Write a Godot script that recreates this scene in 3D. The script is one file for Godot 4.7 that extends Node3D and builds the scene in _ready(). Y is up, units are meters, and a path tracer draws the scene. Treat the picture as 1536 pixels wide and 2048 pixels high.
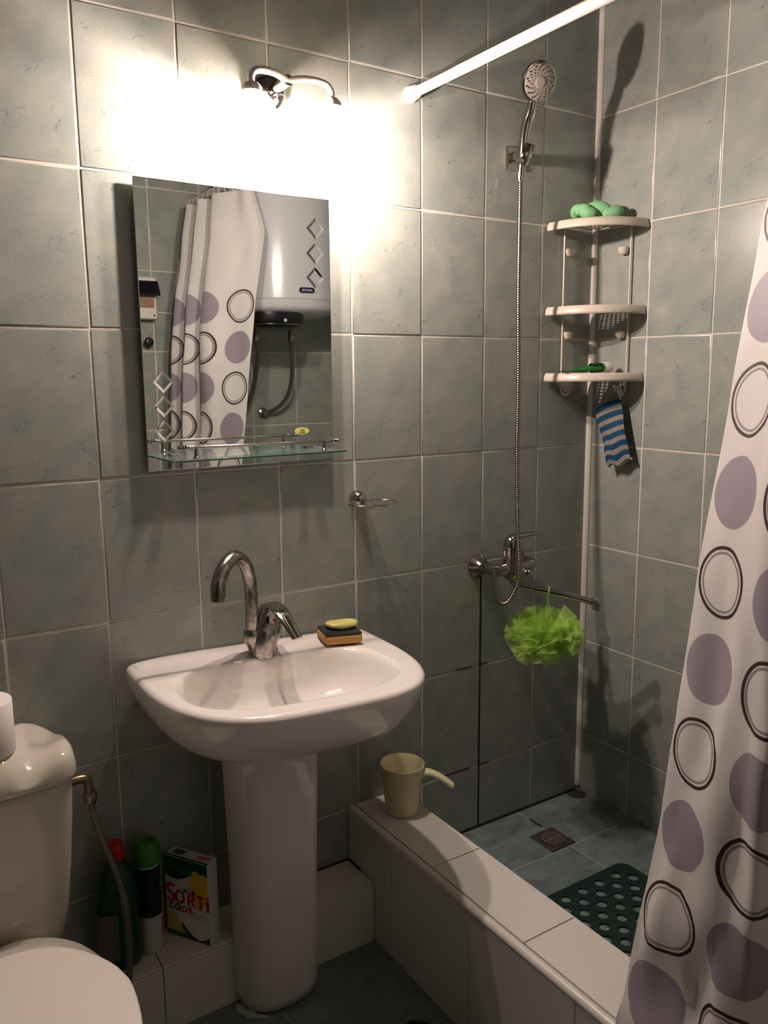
extends Node3D
# Units metres, y up. Back wall (basin, mirror, shower) is the plane z = 0, shower side wall is the plane x = XR.

const XR := 1.421            # inner face of the shower side wall
const XL := -0.78            # inner face of the left wall
const ZF := 1.52             # inner face of the wall opposite the basin
const TOP := 2.56            # ceiling
const TW := 0.2025           # tile pitch across
const TH := 0.3025           # tile pitch up
const LIT := Color(1.0, 0.910, 0.865)

var M := {}
var taken := {}
var tile_cache := {}
var rng := RandomNumberGenerator.new()


# ---------------------------------------------------------------- naming
func numbered(called: String) -> String:
	if not taken.has(called):
		taken[called] = 0
		return called
	taken[called] += 1
	return "%s_%03d" % [called, taken[called]]

func thing(called: String, label: String, category: String, at := Vector3.ZERO, turn := Vector3.ZERO, group := "") -> Node3D:
	var o := Node3D.new()
	o.name = numbered(called)
	add_child(o, true)
	o.position = at
	o.rotation = turn
	o.set_meta("label", label)
	o.set_meta("category", category)
	if group != "":
		o.set_meta("group", group)
	return o

func part(called: String, mesh: Mesh, m: Material, parent: Node3D, at := Vector3.ZERO, turn := Vector3.ZERO) -> MeshInstance3D:
	var o := MeshInstance3D.new()
	o.mesh = mesh
	o.material_override = m
	o.position = at
	o.rotation = turn
	var n := 0
	var nm := called
	while parent.has_node(NodePath(nm)):
		n += 1
		nm = "%s_%03d" % [called, n]
	o.name = nm
	parent.add_child(o, true)
	return o

func struct(called: String, mesh: Mesh, m: Material, at := Vector3.ZERO) -> MeshInstance3D:
	var o := part(numbered(called), mesh, m, self, at)
	o.set_meta("kind", "structure")
	return o

func tag(o: Node3D, label: String, category: String, group := "") -> void:
	o.set_meta("label", label)
	o.set_meta("category", category)
	if group != "":
		o.set_meta("group", group)


# ---------------------------------------------------------------- materials
func mat(c: Color, rough := 0.5, metal := 0.0) -> StandardMaterial3D:
	var m := StandardMaterial3D.new()
	m.albedo_color = c
	m.roughness = rough
	m.metallic = metal
	return m

func lin(r: float, g: float, b: float) -> Color:
	return Color(r, g, b).linear_to_srgb()

func noise(seed_: int, freq: float, octaves := 4, kind := FastNoiseLite.TYPE_SIMPLEX_SMOOTH) -> FastNoiseLite:
	var n := FastNoiseLite.new()
	n.seed = seed_
	n.frequency = freq
	n.noise_type = kind
	n.fractal_octaves = octaves
	return n

func tile_picture() -> ImageTexture:
	var n := 900
	var im := Image.create(n, n, false, Image.FORMAT_RGB8)
	var cloud := noise(3, 0.0055, 4)
	var fine := noise(9, 0.09, 2)
	var crack := noise(21, 0.0085, 3)
	var crack2 := noise(5, 0.02, 2)
	var gate := noise(17, 0.01, 2)
	for y in n:
		for x in n:
			var wx := x + 14.0 * crack2.get_noise_2d(x * 1.6, y * 1.6 + 500)
			var c := cloud.get_noise_2d(x + y * 0.35, y)
			var v := 1.0 + 0.085 * c + 0.03 * fine.get_noise_2d(x, y)
			var k := absf(crack.get_noise_2d(wx * 1.25 + y * 0.5, y * 0.8 + 0.22 * x))
			var w := clampf(1.0 - k / 0.016, 0.0, 1.0) * smoothstep(0.02, 0.25, gate.get_noise_2d(x, y + 300))
			v -= 0.27 * w
			var g := clampf(0.5 + c, 0.0, 1.0)
			im.set_pixel(x, y, Color(lerpf(0.590, 0.605, g) * v, lerpf(0.622, 0.612, g) * v, lerpf(0.600, 0.578, g) * v))
	return ImageTexture.create_from_image(im)

func floor_picture() -> ImageTexture:
	var n := 640
	var im := Image.create(n, n, false, Image.FORMAT_RGB8)
	var cloud := noise(31, 0.006, 4)
	var streak := noise(33, 0.03, 3)
	var dirt := noise(35, 0.012, 3)
	for y in n:
		for x in n:
			var v := 1.0 + 0.12 * cloud.get_noise_2d(x, y) + 0.10 * streak.get_noise_2d(x * 0.18 + y * 0.1, y * 1.1)
			var d := smoothstep(0.16, 0.5, dirt.get_noise_2d(x, y))
			v *= 1.0 - 0.10 * d
			im.set_pixel(x, y, Color(0.435 * v + 0.03 * d, 0.495 * v, 0.50 * v - 0.01 * d))
	return ImageTexture.create_from_image(im)

const CELL := 0.138
const CURTAIN_TOP := 2.05
func curtain_picture() -> ImageTexture:
	var w := 283
	var h := 2048
	var ppm := 1024.0
	var cloth := Color(0.865, 0.845, 0.835)
	var mauve := Color(0.60, 0.555, 0.60)
	var dark := Color(0.20, 0.135, 0.13)
	var grey := Color(0.56, 0.52, 0.535)
	var im := Image.create(w, h, false, Image.FORMAT_RGB8)
	im.fill(cloth)
	var first_row := 1.098 + 5 * CELL
	for row in 16:
		var yc := first_row + CELL * (1 - row)
		if yc > 1.72 or yc < -0.1:
			continue
		for col in 3:
			var xc := (0.061 + col * CELL) * ppm
			if col == 2:
				xc = (0.061 - CELL + 0.0) * ppm
			var ring := (row + (1 if col != 0 else 0)) % 2 == 0
			var cy := (CURTAIN_TOP - yc) * ppm
			var y0 := maxi(0, int(cy - 64))
			var y1 := mini(h - 1, int(cy + 64))
			for y in range(y0, y1 + 1):
				for xx in range(-66, 67):
					var x := posmod(int(xc) + xx, w)
					var r := Vector2(xx, (y - cy)).length() / ppm
					if ring:
						var a := clampf((0.0026 - absf(r - 0.0535)) * ppm + 0.5, 0, 1)
						var b := clampf((0.0019 - absf(r - 0.0455)) * ppm + 0.5, 0, 1)
						if a > 0:
							im.set_pixel(x, y, im.get_pixel(x, y).lerp(dark, a))
						elif b > 0:
							im.set_pixel(x, y, im.get_pixel(x, y).lerp(grey, b))
					else:
						var a := clampf((0.0550 - r) * ppm + 0.5, 0, 1)
						if a > 0:
							im.set_pixel(x, y, im.get_pixel(x, y).lerp(mauve, a))
	return ImageTexture.create_from_image(im)

func box_picture() -> ImageTexture:
	var w := 260
	var h := 370
	var im := Image.create(w, h, false, Image.FORMAT_RGB8)
	im.fill(Color(0.88, 0.88, 0.86))
	for y in h:
		for x in w:
			var u := float(x) / w
			var v := float(y) / h
			var c := Color(0.90, 0.90, 0.88)
			var edge := 0.20 + 0.07 * sin(u * 5.0 + 0.4)
			if v < edge:
				c = Color(0.05, 0.26, 0.18).lerp(Color(0.16, 0.44, 0.30), clampf(1.0 - absf(v - 0.1 - 0.1 * u) * 18.0, 0, 1))
			var lemon := Vector2((u - 0.80) / 0.24, (v - 0.34) / 0.23).length() + 0.10 * sin(u * 23.0 + v * 11.0)
			if lemon < 1.0 and v > 0.09:
				c = Color(0.93, 0.76, 0.20)
			if v > 0.62 + 0.55 * u and v < 1.2:
				c = c.lerp(Color(0.86, 0.74, 0.30), 0.75)
			var swoosh := v - (0.80 + 0.22 * sin((u - 0.30) * 3.4))
			if absf(swoosh) < 0.045 and u > 0.35:
				c = Color(0.10, 0.30, 0.22)
			elif swoosh > 0.045 and v > 0.94:
				c = Color(0.16, 0.36, 0.18)
			im.set_pixel(x, y, c)
	# small dark print lines and the emblem over the name
	for k in 5:
		im.fill_rect(Rect2i(150, 238 + k * 7, 92 - 9 * (k % 3), 2), Color(0.45, 0.45, 0.45))
	for k in 3:
		var cx := 120 + 26 * k
		for y in range(128, 160):
			for x in range(cx - 15, cx + 16):
				if Vector2(x - cx, (y - 144 + 5 * (k % 2)) * 1.2).length() < 12:
					im.set_pixel(x, y, Color(0.14, 0.30, 0.20) if k != 1 else Color(0.75, 0.76, 0.70))
	return ImageTexture.create_from_image(im)

func stripe_picture() -> ImageTexture:
	var w := 64
	var h := 192
	var im := Image.create(w, h, false, Image.FORMAT_RGB8)
	var n := noise(70, 0.3, 2)
	for y in h:
		for x in w:
			var t := float(y) / h * 6.0 + 0.035 * n.get_noise_2d(x * 3, y)
			var c := Color(0.02, 0.24, 0.36) if fposmod(t, 1.0) < 0.54 else Color(0.52, 0.49, 0.46)
			c *= 1.0 + 0.35 * n.get_noise_2d(x * 4, y * 2) + (0.08 if (x + y) % 3 == 0 else 0.0)
			im.set_pixel(x, y, c)
	return ImageTexture.create_from_image(im)

func speckle(base: Color, amount: float, freq: float, s: int, n := 128) -> ImageTexture:
	var im := Image.create(n, n, false, Image.FORMAT_RGB8)
	var f := noise(s, freq, 3)
	for y in n:
		for x in n:
			var v := 1.0 + amount * f.get_noise_2d(x, y)
			im.set_pixel(x, y, Color(base.r * v, base.g * v, base.b * v))
	return ImageTexture.create_from_image(im)

func textured(t: Texture2D, rough: float, scale := 0.0) -> StandardMaterial3D:
	var m := mat(Color.WHITE, rough)
	m.albedo_texture = t
	if scale > 0.0:
		m.uv1_triplanar = true
		m.uv1_scale = Vector3.ONE * scale
	return m

func make_materials() -> void:
	M.tile = textured(tile_picture(), 0.20)
	M.tile.metallic_specular = 0.5
	M.floor_tile = textured(floor_picture(), 0.42)
	M.grout = mat(Color(0.83, 0.80, 0.75), 0.85)
	M.floor_grout = mat(Color(0.60, 0.62, 0.60), 0.9)
	M.grime = mat(Color(0.10, 0.09, 0.075), 0.9)
	M.rust = textured(speckle(Color(0.245, 0.21, 0.18), 0.6, 0.05, 41), 0.8, 8.0)
	M.plaster = mat(Color(0.36, 0.35, 0.34), 0.9)
	M.wallpaint = mat(Color(0.30, 0.31, 0.30), 0.6)
	M.white_tile = mat(Color(0.87, 0.85, 0.82), 0.22)
	M.pvc = mat(Color(0.86, 0.84, 0.80), 0.35)
	M.ceramic = mat(Color(0.93, 0.905, 0.885), 0.11)
	M.ceramic.clearcoat_enabled = true
	M.ceramic.clearcoat = 0.5
	M.ceramic.clearcoat_roughness = 0.04
	M.cistern = mat(Color(0.80, 0.775, 0.72), 0.12)
	M.seat = mat(Color(0.93, 0.90, 0.86), 0.28)
	M.chrome = mat(Color(0.72, 0.70, 0.68), 0.10, 1.0)
	M.chrome_worn = textured(speckle(Color(0.62, 0.60, 0.58), 0.35, 0.06, 51), 0.24, 9.0)
	M.chrome_worn.metallic = 1.0
	M.steel = mat(Color(0.60, 0.57, 0.53), 0.28, 1.0)
	M.braid = mat(Color(0.50, 0.47, 0.44), 0.42, 0.75)
	M.mirror = mat(Color(0.86, 0.88, 0.87), 0.015, 1.0)
	M.glass = mat(Color(0.72, 0.86, 0.80, 0.07), 0.03)
	M.glass.transparency = BaseMaterial3D.TRANSPARENCY_ALPHA
	M.glass_edge = mat(Color(0.18, 0.48, 0.40), 0.15)
	M.rod = mat(Color(0.84, 0.82, 0.80), 0.25)
	M.enamel = mat(Color(0.76, 0.765, 0.78), 0.20)
	M.dark_plastic = mat(Color(0.055, 0.055, 0.08), 0.30)
	M.white_plastic = mat(Color(0.85, 0.83, 0.79), 0.35)
	M.shelf = mat(Color(0.83, 0.79, 0.73), 0.30)
	M.mug = mat(Color(0.90, 0.87, 0.72), 0.35)
	M.mug.backlight_enabled = true
	M.mug.backlight = Color(0.55, 0.52, 0.38)
	M.curtain = textured(curtain_picture(), 0.55)
	M.curtain.backlight_enabled = true
	M.curtain.backlight = Color(0.28, 0.26, 0.25)
	M.curtain.cull_mode = BaseMaterial3D.CULL_DISABLED
	M.puff = mat(Color(0.76, 0.88, 0.47, 0.44), 0.6)
	M.puff.transparency = BaseMaterial3D.TRANSPARENCY_ALPHA
	M.puff.backlight_enabled = true
	M.puff.backlight = Color(0.70, 0.82, 0.42)
	M.puff.cull_mode = BaseMaterial3D.CULL_DISABLED
	M.puff_cord = mat(Color(0.55, 0.75, 0.25), 0.6)
	M.knot = mat(Color(0.52, 0.75, 0.55), 0.7)
	M.grate = mat(Color(0.40, 0.36, 0.33), 0.6)
	M.mitt = textured(stripe_picture(), 0.9)
	M.mitt_hem = mat(Color(0.85, 0.85, 0.82), 0.9)
	M.tube_green = mat(Color(0.10, 0.48, 0.12), 0.25)
	M.tube_dark = mat(Color(0.04, 0.20, 0.06), 0.25)
	M.mat_rubber = textured(speckle(Color(0.055, 0.165, 0.145), 0.4, 0.08, 61), 0.5, 6.0)
	M.sponge = textured(speckle(Color(0.78, 0.58, 0.34), 0.35, 0.25, 43), 0.95, 14.0)
	M.scour = textured(speckle(Color(0.17, 0.18, 0.17), 0.8, 0.3, 44), 0.95, 14.0)
	M.soap = mat(Color(0.83, 0.79, 0.45), 0.40)
	M.paper = mat(Color(0.92, 0.90, 0.88), 0.95)
	M.card = mat(Color(0.60, 0.50, 0.40), 0.95)
	M.brass = mat(Color(0.52, 0.47, 0.38), 0.35, 0.9)
	M.green_bottle = mat(Color(0.02, 0.25, 0.13), 0.30)
	M.label_grey = mat(Color(0.42, 0.38, 0.33), 0.5)
	M.red_cap = mat(Color(0.72, 0.05, 0.06), 0.35)
	M.green_cap = mat(Color(0.22, 0.52, 0.14), 0.35)
	M.can_dark = mat(Color(0.05, 0.06, 0.10), 0.30)
	M.can_white = mat(Color(0.80, 0.80, 0.78), 0.35)
	M.can_red = mat(Color(0.62, 0.07, 0.10), 0.4)
	M.box_front = textured(box_picture(), 0.5)
	M.box_side = mat(Color(0.82, 0.81, 0.79), 0.55)
	M.box_green = mat(Color(0.05, 0.26, 0.18), 0.5)
	M.print_red = mat(Color(0.80, 0.06, 0.08), 0.5)
	M.print_dark = mat(Color(0.16, 0.15, 0.14), 0.5)
	M.print_gold = mat(Color(0.62, 0.45, 0.12), 0.5)
	M.print_grey = mat(Color(0.34, 0.36, 0.36), 0.5)
	M.print_pale = mat(Color(0.74, 0.76, 0.86), 0.4)
	M.badge = mat(Color(0.06, 0.06, 0.16), 0.3)
	M.yellow = mat(Color(0.86, 0.84, 0.40), 0.5)
	M.black = mat(Color(0.02, 0.02, 0.02), 0.6)
	M.red_dot = mat(Color(0.70, 0.05, 0.03), 0.4)
	M.caulk = mat(Color(0.72, 0.70, 0.66), 0.8)
	M.bulb = mat(Color(1.0, 0.96, 0.9), 0.3)
	M.bulb.emission_enabled = true
	M.bulb.emission = Color(1.0, 0.93, 0.83)
	M.bulb.emission_energy_multiplier = 2.2
	M.lamp_glass = mat(Color(0.95, 0.94, 0.92), 0.5)
	M.lamp_glass.backlight_enabled = true
	M.lamp_glass.backlight = Color(0.85, 0.84, 0.82)
	M.nozzle = mat(Color(0.12, 0.11, 0.11), 0.6)
	M.face_plate = mat(Color(0.70, 0.66, 0.62), 0.35)


# ---------------------------------------------------------------- shapes
func quad(st: SurfaceTool, a: Vector3, b: Vector3, c: Vector3, d: Vector3) -> void:
	# a b c d run clockwise seen from the front
	for p in [a, b, c, a, c, d]:
		st.add_vertex(p)

func begin() -> SurfaceTool:
	var st := SurfaceTool.new()
	st.begin(Mesh.PRIMITIVE_TRIANGLES)
	return st

func done(st: SurfaceTool) -> ArrayMesh:
	st.generate_normals()
	return st.commit()

# rounded box centred at the origin with true corner normals
func rbox(size: Vector3, b := 0.003, fine := false) -> ArrayMesh:
	var st := begin()
	add_rbox(st, size, b, Transform3D.IDENTITY, fine)
	return st.commit()

func add_rbox(st: SurfaceTool, size: Vector3, b: float, at := Transform3D.IDENTITY, fine := false) -> void:
	var h := size / 2
	b = minf(b, minf(h.x, minf(h.y, h.z)) * 0.98)
	var steps := [0.0, 0.3, 1.0] if fine else [0.0, 1.0]
	for axis in 3:
		for s in [-1.0, 1.0]:
			var ua := (axis + 1) % 3
			var va := (axis + 2) % 3
			var cu := []
			var cv := []
			for k in steps:
				cu.append(-h[ua] + b * k)
				cv.append(-h[va] + b * k)
			for k in range(steps.size() - 1, -1, -1):
				cu.append(h[ua] - b * steps[k])
				cv.append(h[va] - b * steps[k])
			var P := []
			for i in cu.size():
				var row := []
				for j in cv.size():
					var p := Vector3.ZERO
					p[axis] = s * h[axis]
					p[ua] = cu[i]
					p[va] = cv[j]
					var core := Vector3(clampf(p.x, -h.x + b, h.x - b), clampf(p.y, -h.y + b, h.y - b), clampf(p.z, -h.z + b, h.z - b))
					var n := (p - core).normalized()
					row.append([core + n * b, n, Vector2(p[ua] / size[ua] + 0.5, 0.5 - p[va] / size[va]) if axis == 2 else Vector2(p[ua] / size[ua] + 0.5, p[va] / size[va] + 0.5)])
				P.append(row)
			for i in cu.size() - 1:
				for j in cv.size() - 1:
					var q := [P[i][j], P[i][j + 1], P[i + 1][j + 1], P[i][j], P[i + 1][j + 1], P[i + 1][j]]
					if s < 0:
						q.reverse()
					for e in q:
						st.set_normal((at.basis * e[1]).normalized())
						st.set_uv(e[2])
						st.add_vertex(at * e[0])

func add_box(st: SurfaceTool, lo: Vector3, hi: Vector3) -> void:
	var c := []
	for k in 8:
		c.append(Vector3(hi.x if k & 1 else lo.x, hi.y if k & 2 else lo.y, hi.z if k & 4 else lo.z))
	st.set_smooth_group(-1)
	quad(st, c[4], c[6], c[7], c[5])
	quad(st, c[1], c[3], c[2], c[0])
	quad(st, c[5], c[7], c[3], c[1])
	quad(st, c[0], c[2], c[6], c[4])
	quad(st, c[6], c[2], c[3], c[7])
	quad(st, c[0], c[4], c[5], c[1])

func slab(boxes: Array) -> ArrayMesh:
	var st := begin()
	for b in boxes:
		add_box(st, b[0], b[1])
	return done(st)

# profile of (radius, height) spun round y; a sharp turn of the profile makes a crease
func lathe(profile: Array, n := 32, crease := 40.0) -> ArrayMesh:
	var st := begin()
	add_lathe(st, profile, n, crease)
	return done(st)

func add_lathe(st: SurfaceTool, profile: Array, n := 32, crease := 40.0, at := Transform3D.IDENTITY) -> void:
	var g := 1
	for k in profile.size() - 1:
		var a: Vector2 = profile[k]
		var b: Vector2 = profile[k + 1]
		if k > 0:
			var before: Vector2 = a - profile[k - 1]
			if rad_to_deg(absf(before.angle_to(b - a))) > crease:
				g += 1
		st.set_smooth_group(g)
		for i in n:
			var t0 := TAU * i / n
			var t1 := TAU * (i + 1) / n
			var d0 := Vector3(cos(t0), 0, sin(t0))
			var d1 := Vector3(cos(t1), 0, sin(t1))
			var p := [at * (d0 * a.x + Vector3.UP * a.y), at * (d0 * b.x + Vector3.UP * b.y), at * (d1 * b.x + Vector3.UP * b.y), at * (d1 * a.x + Vector3.UP * a.y)]
			if b.x > 1e-6:
				for e in [0, 1, 2]:
					st.add_vertex(p[e])
			if a.x > 1e-6:
				for e in [0, 2, 3]:
					st.add_vertex(p[e])

func smooth_path(pts: Array, per := 8) -> Array:
	var out := []
	for i in pts.size() - 1:
		var p0: Vector3 = pts[maxi(i - 1, 0)]
		var p1: Vector3 = pts[i]
		var p2: Vector3 = pts[i + 1]
		var p3: Vector3 = pts[mini(i + 2, pts.size() - 1)]
		for k in per:
			out.append(p1.cubic_interpolate(p2, p0, p3, float(k) / per))
	out.append(pts[-1])
	return out

func even(pts: Array, step: float) -> Array:
	var out := [pts[0]]
	var left := step
	for i in pts.size() - 1:
		var a: Vector3 = pts[i]
		var b: Vector3 = pts[i + 1]
		var l := a.distance_to(b)
		var at := 0.0
		while l - at >= left:
			at += left
			out.append(a.lerp(b, at / l))
			left = step
		left -= l - at
	return out

# radius: a number or one per point; flat: (across, up) stretch of the section
func tube(pts: Array, radius: Variant, n := 12, caps := true, flat := Vector2.ONE, up := Vector3.UP) -> ArrayMesh:
	var st := begin()
	add_tube(st, pts, radius, n, caps, flat, up)
	return done(st)

func add_tube(st: SurfaceTool, pts: Array, radius: Variant, n := 12, caps := true, flat := Vector2.ONE, up := Vector3.UP) -> void:
	var rings := []
	var side := Vector3.ZERO
	for i in pts.size():
		var t: Vector3 = (pts[mini(i + 1, pts.size() - 1)] - pts[maxi(i - 1, 0)]).normalized()
		if side == Vector3.ZERO:
			side = t.cross(up)
			if side.length() < 0.05:
				side = t.cross(Vector3(0.3, 0.1, 1))
		side = (side - t * side.dot(t)).normalized()
		var lift := side.cross(t).normalized()
		var r: float = radius if (radius is float or radius is int) else radius[i]
		var ring := []
		for k in n:
			var a := TAU * k / n
			ring.append(pts[i] + side * cos(a) * r * flat.x + lift * sin(a) * r * flat.y)
		rings.append(ring)
	st.set_smooth_group(1)
	for i in rings.size() - 1:
		for k in n:
			var m := (k + 1) % n
			quad(st, rings[i][k], rings[i][m], rings[i + 1][m], rings[i + 1][k])
	if caps:
		st.set_smooth_group(-1)
		for e in [0, rings.size() - 1]:
			for k in n:
				var m := (k + 1) % n
				if e == 0:
					for p in [pts[0], rings[0][m], rings[0][k]]:
						st.add_vertex(p)
				else:
					for p in [pts[-1], rings[-1][k], rings[-1][m]]:
						st.add_vertex(p)

# rows of points -> smooth skin; closed joins the ends of each row
func skin(rows: Array, closed := false, uvs: Array = []) -> ArrayMesh:
	var st := begin()
	add_skin(st, rows, closed, uvs)
	return done(st)

func add_skin(st: SurfaceTool, rows: Array, closed := false, uvs: Array = [], group := 1) -> void:
	st.set_smooth_group(group)
	for i in rows.size() - 1:
		var n: int = rows[i].size()
		for k in (n if closed else n - 1):
			var m := (k + 1) % n
			for e in [[i, k], [i, m], [i + 1, m], [i, k], [i + 1, m], [i + 1, k]]:
				if uvs.size():
					st.set_uv(uvs[e[0]][e[1]])
				st.add_vertex(rows[e[0]][e[1]])

# flat polygon (x, z) drawn out in y
func slice_shape(poly: PackedVector2Array, y0: float, y1: float, bevel := 0.0) -> ArrayMesh:
	var st := begin()
	add_slice(st, poly, y0, y1, bevel)
	return done(st)

func add_slice(st: SurfaceTool, poly: PackedVector2Array, y0: float, y1: float, bevel := 0.0) -> void:
	var inner := poly
	if bevel > 0.0:
		var c := Vector2.ZERO
		for p in poly:
			c += p / poly.size()
		inner = PackedVector2Array()
		for p in poly:
			inner.append(p - (p - c).normalized() * bevel)
	var idx := Geometry2D.triangulate_polygon(inner)
	st.set_smooth_group(-1)
	for k in range(0, idx.size(), 3):
		var t := [inner[idx[k]], inner[idx[k + 1]], inner[idx[k + 2]]]
		if (t[1] - t[0]).cross(t[2] - t[0]) < 0:
			t.reverse()
		for p in t:
			st.add_vertex(Vector3(p.x, y1, p.y))
		t.reverse()
		for p in t:
			st.add_vertex(Vector3(p.x, y0, p.y))
	var rows := []
	var ring := func(pg: PackedVector2Array, y: float) -> Array:
		var r := []
		for p in pg:
			r.append(Vector3(p.x, y, p.y))
		return r
	var ys := [[inner, y0], [poly, y0 + bevel], [poly, y1 - bevel], [inner, y1]] if bevel > 0.0 else [[poly, y0], [poly, y1]]
	for e in ys:
		rows.append(ring.call(e[0], e[1]))
	if Geometry2D.is_polygon_clockwise(poly):
		for r in rows:
			r.reverse()
	for i in rows.size() - 1:
		st.set_smooth_group(2)
		var n: int = rows[i].size()
		for k in n:
			var m := (k + 1) % n
			quad(st, rows[i][m], rows[i][k], rows[i + 1][k], rows[i + 1][m])

func rounded_rect(w: float, d: float, r: float, n := 6) -> PackedVector2Array:
	var out := PackedVector2Array()
	for c in 4:
		var cx := (w / 2 - r) * (1 if c == 0 or c == 3 else -1)
		var cy := (d / 2 - r) * (1 if c < 2 else -1)
		for k in n + 1:
			var a := PI / 2 * (c + float(k) / n)
			out.append(Vector2(cx + r * cos(a), cy + r * sin(a)))
	return out

func super_ring(cx: float, cz: float, hx: float, hz: float, y: float, power: float, n := 64) -> Array:
	var out := []
	for k in n:
		var a := TAU * k / n
		out.append(Vector3(cx + hx * signf(cos(a)) * pow(absf(cos(a)), 2.0 / power), y, cz + hz * signf(sin(a)) * pow(absf(sin(a)), 2.0 / power)))
	return out

func fan(st: SurfaceTool, c: Vector3, ring: Array, flip := false) -> void:
	for k in ring.size():
		var m := (k + 1) % ring.size()
		var t := [c, ring[k], ring[m]]
		if flip:
			t.reverse()
		for p in t:
			st.add_vertex(p)

# one glazed tile with a cushioned edge: face in the plane z = 0 looking to +z, centred
func tile_mesh(w: float, h: float, variant: int, span := 0.60) -> ArrayMesh:
	var key := "%.4f %.4f %d %.2f" % [w, h, variant, span]
	if tile_cache.has(key):
		return tile_cache[key]
	var st := begin()
	var off := Vector2(fposmod(variant * 0.377, 1.0), fposmod(variant * 0.619 + 0.13, 1.0))
	var rings := []
	for e in [[0.0, -0.006, 0.0], [0.0, -0.0016, 0.25], [0.0012, -0.0004, 0.72], [0.0034, 0.0, 1.0]]:
		var r := []
		for s in [Vector2(-1, -1), Vector2(1, -1), Vector2(1, 1), Vector2(-1, 1)]:
			var p := Vector3(s.x * (w / 2 - e[0]), s.y * (h / 2 - e[0]), e[1])
			var nrm = Vector3(s.x, s.y, 0).normalized() * (1.0 - e[2]) + Vector3(0, 0, e[2])
			r.append([p, nrm.normalized(), off + Vector2(p.x, -p.y) / span])
		rings.append(r)
	var put := func(e: Array) -> void:
		st.set_normal(e[1])
		st.set_uv(e[2])
		st.add_vertex(e[0])
	for i in 3:
		for k in 4:
			var m := (k + 1) % 4
			for e in [rings[i][k], rings[i + 1][k], rings[i + 1][m], rings[i][k], rings[i + 1][m], rings[i][m]]:
				put.call(e)
	for k in [0, 2, 1, 0, 3, 2]:
		put.call(rings[3][k])
	tile_cache[key] = st.commit()
	return tile_cache[key]

# columns and rows are lists of edges; basis turns the tile's +z to the wall's normal; origin is where (0, 0) of the edges lies
func tile_field(owner_: Node3D, cols: Array, rows: Array, frame: Transform3D, m: Material, called := "tile", gap := 0.0034) -> void:
	for i in cols.size() - 1:
		for j in rows.size() - 1:
			var w: float = cols[i + 1] - cols[i] - gap
			var h: float = rows[j + 1] - rows[j] - gap
			var cx: float = (cols[i] + cols[i + 1]) / 2
			var cy: float = (rows[j] + rows[j + 1]) / 2
			var o := part(called, tile_mesh(w, h, rng.randi() % 9), m, owner_)
			var tilt := Basis.from_euler(Vector3(rng.randf_range(-1, 1), rng.randf_range(-1, 1), 0.25 * rng.randf_range(-1, 1)) * 0.0028)
			o.transform = frame * Transform3D(tilt, Vector3(cx, cy, rng.randf_range(-0.0003, 0.0003)))

func letters(txt: String, height: float, m: Material, parent: Node3D, at: Vector3, turn := Vector3.ZERO, bold := true, squeeze := 1.0) -> MeshInstance3D:
	var t := TextMesh.new()
	var f := SystemFont.new()
	f.font_names = PackedStringArray(["Droid Sans"])
	f.font_weight = 700 if bold else 400
	t.font = f
	t.font_size = 32
	t.text = txt
	t.pixel_size = height / 23.0
	t.depth = 0.0006
	t.curve_step = 1.5
	var o := part("lettering", t, m, parent, at, turn)
	o.scale = Vector3(squeeze, 1, 1)
	return o


# ================================================================= scene
func _ready() -> void:
	rng.seed = 11
	var cam := Camera3D.new()
	cam.name = "camera"
	cam.fov = 63.667
	cam.near = 0.02
	cam.basis = Basis.from_euler(Vector3(-0.16483, -0.57709, -0.008))
	cam.position = Vector3(-0.428, 1.4145, 1.722)
	add_child(cam)
	cam.current = true

	var we := WorldEnvironment.new()
	we.name = "surroundings"
	var env := Environment.new()
	env.background_mode = Environment.BG_COLOR
	env.background_color = Color(0, 0, 0)
	env.ambient_light_source = Environment.AMBIENT_SOURCE_DISABLED
	env.tonemap_mode = Environment.TONE_MAPPER_LINEAR
	env.tonemap_exposure = 1.0
	env.sdfgi_enabled = true
	env.ssao_enabled = true
	env.ssil_enabled = true
	we.environment = env
	add_child(we)

	make_materials()
	wall_lamp()
	room()
	curb_and_ledge()
	shower_curtain()
	wash_basin()
	toilet()
	mirror_and_shelf()
	water_heater()
	shower_set()
	corner_shelf()
	ledge_goods()
	small_things()


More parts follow.
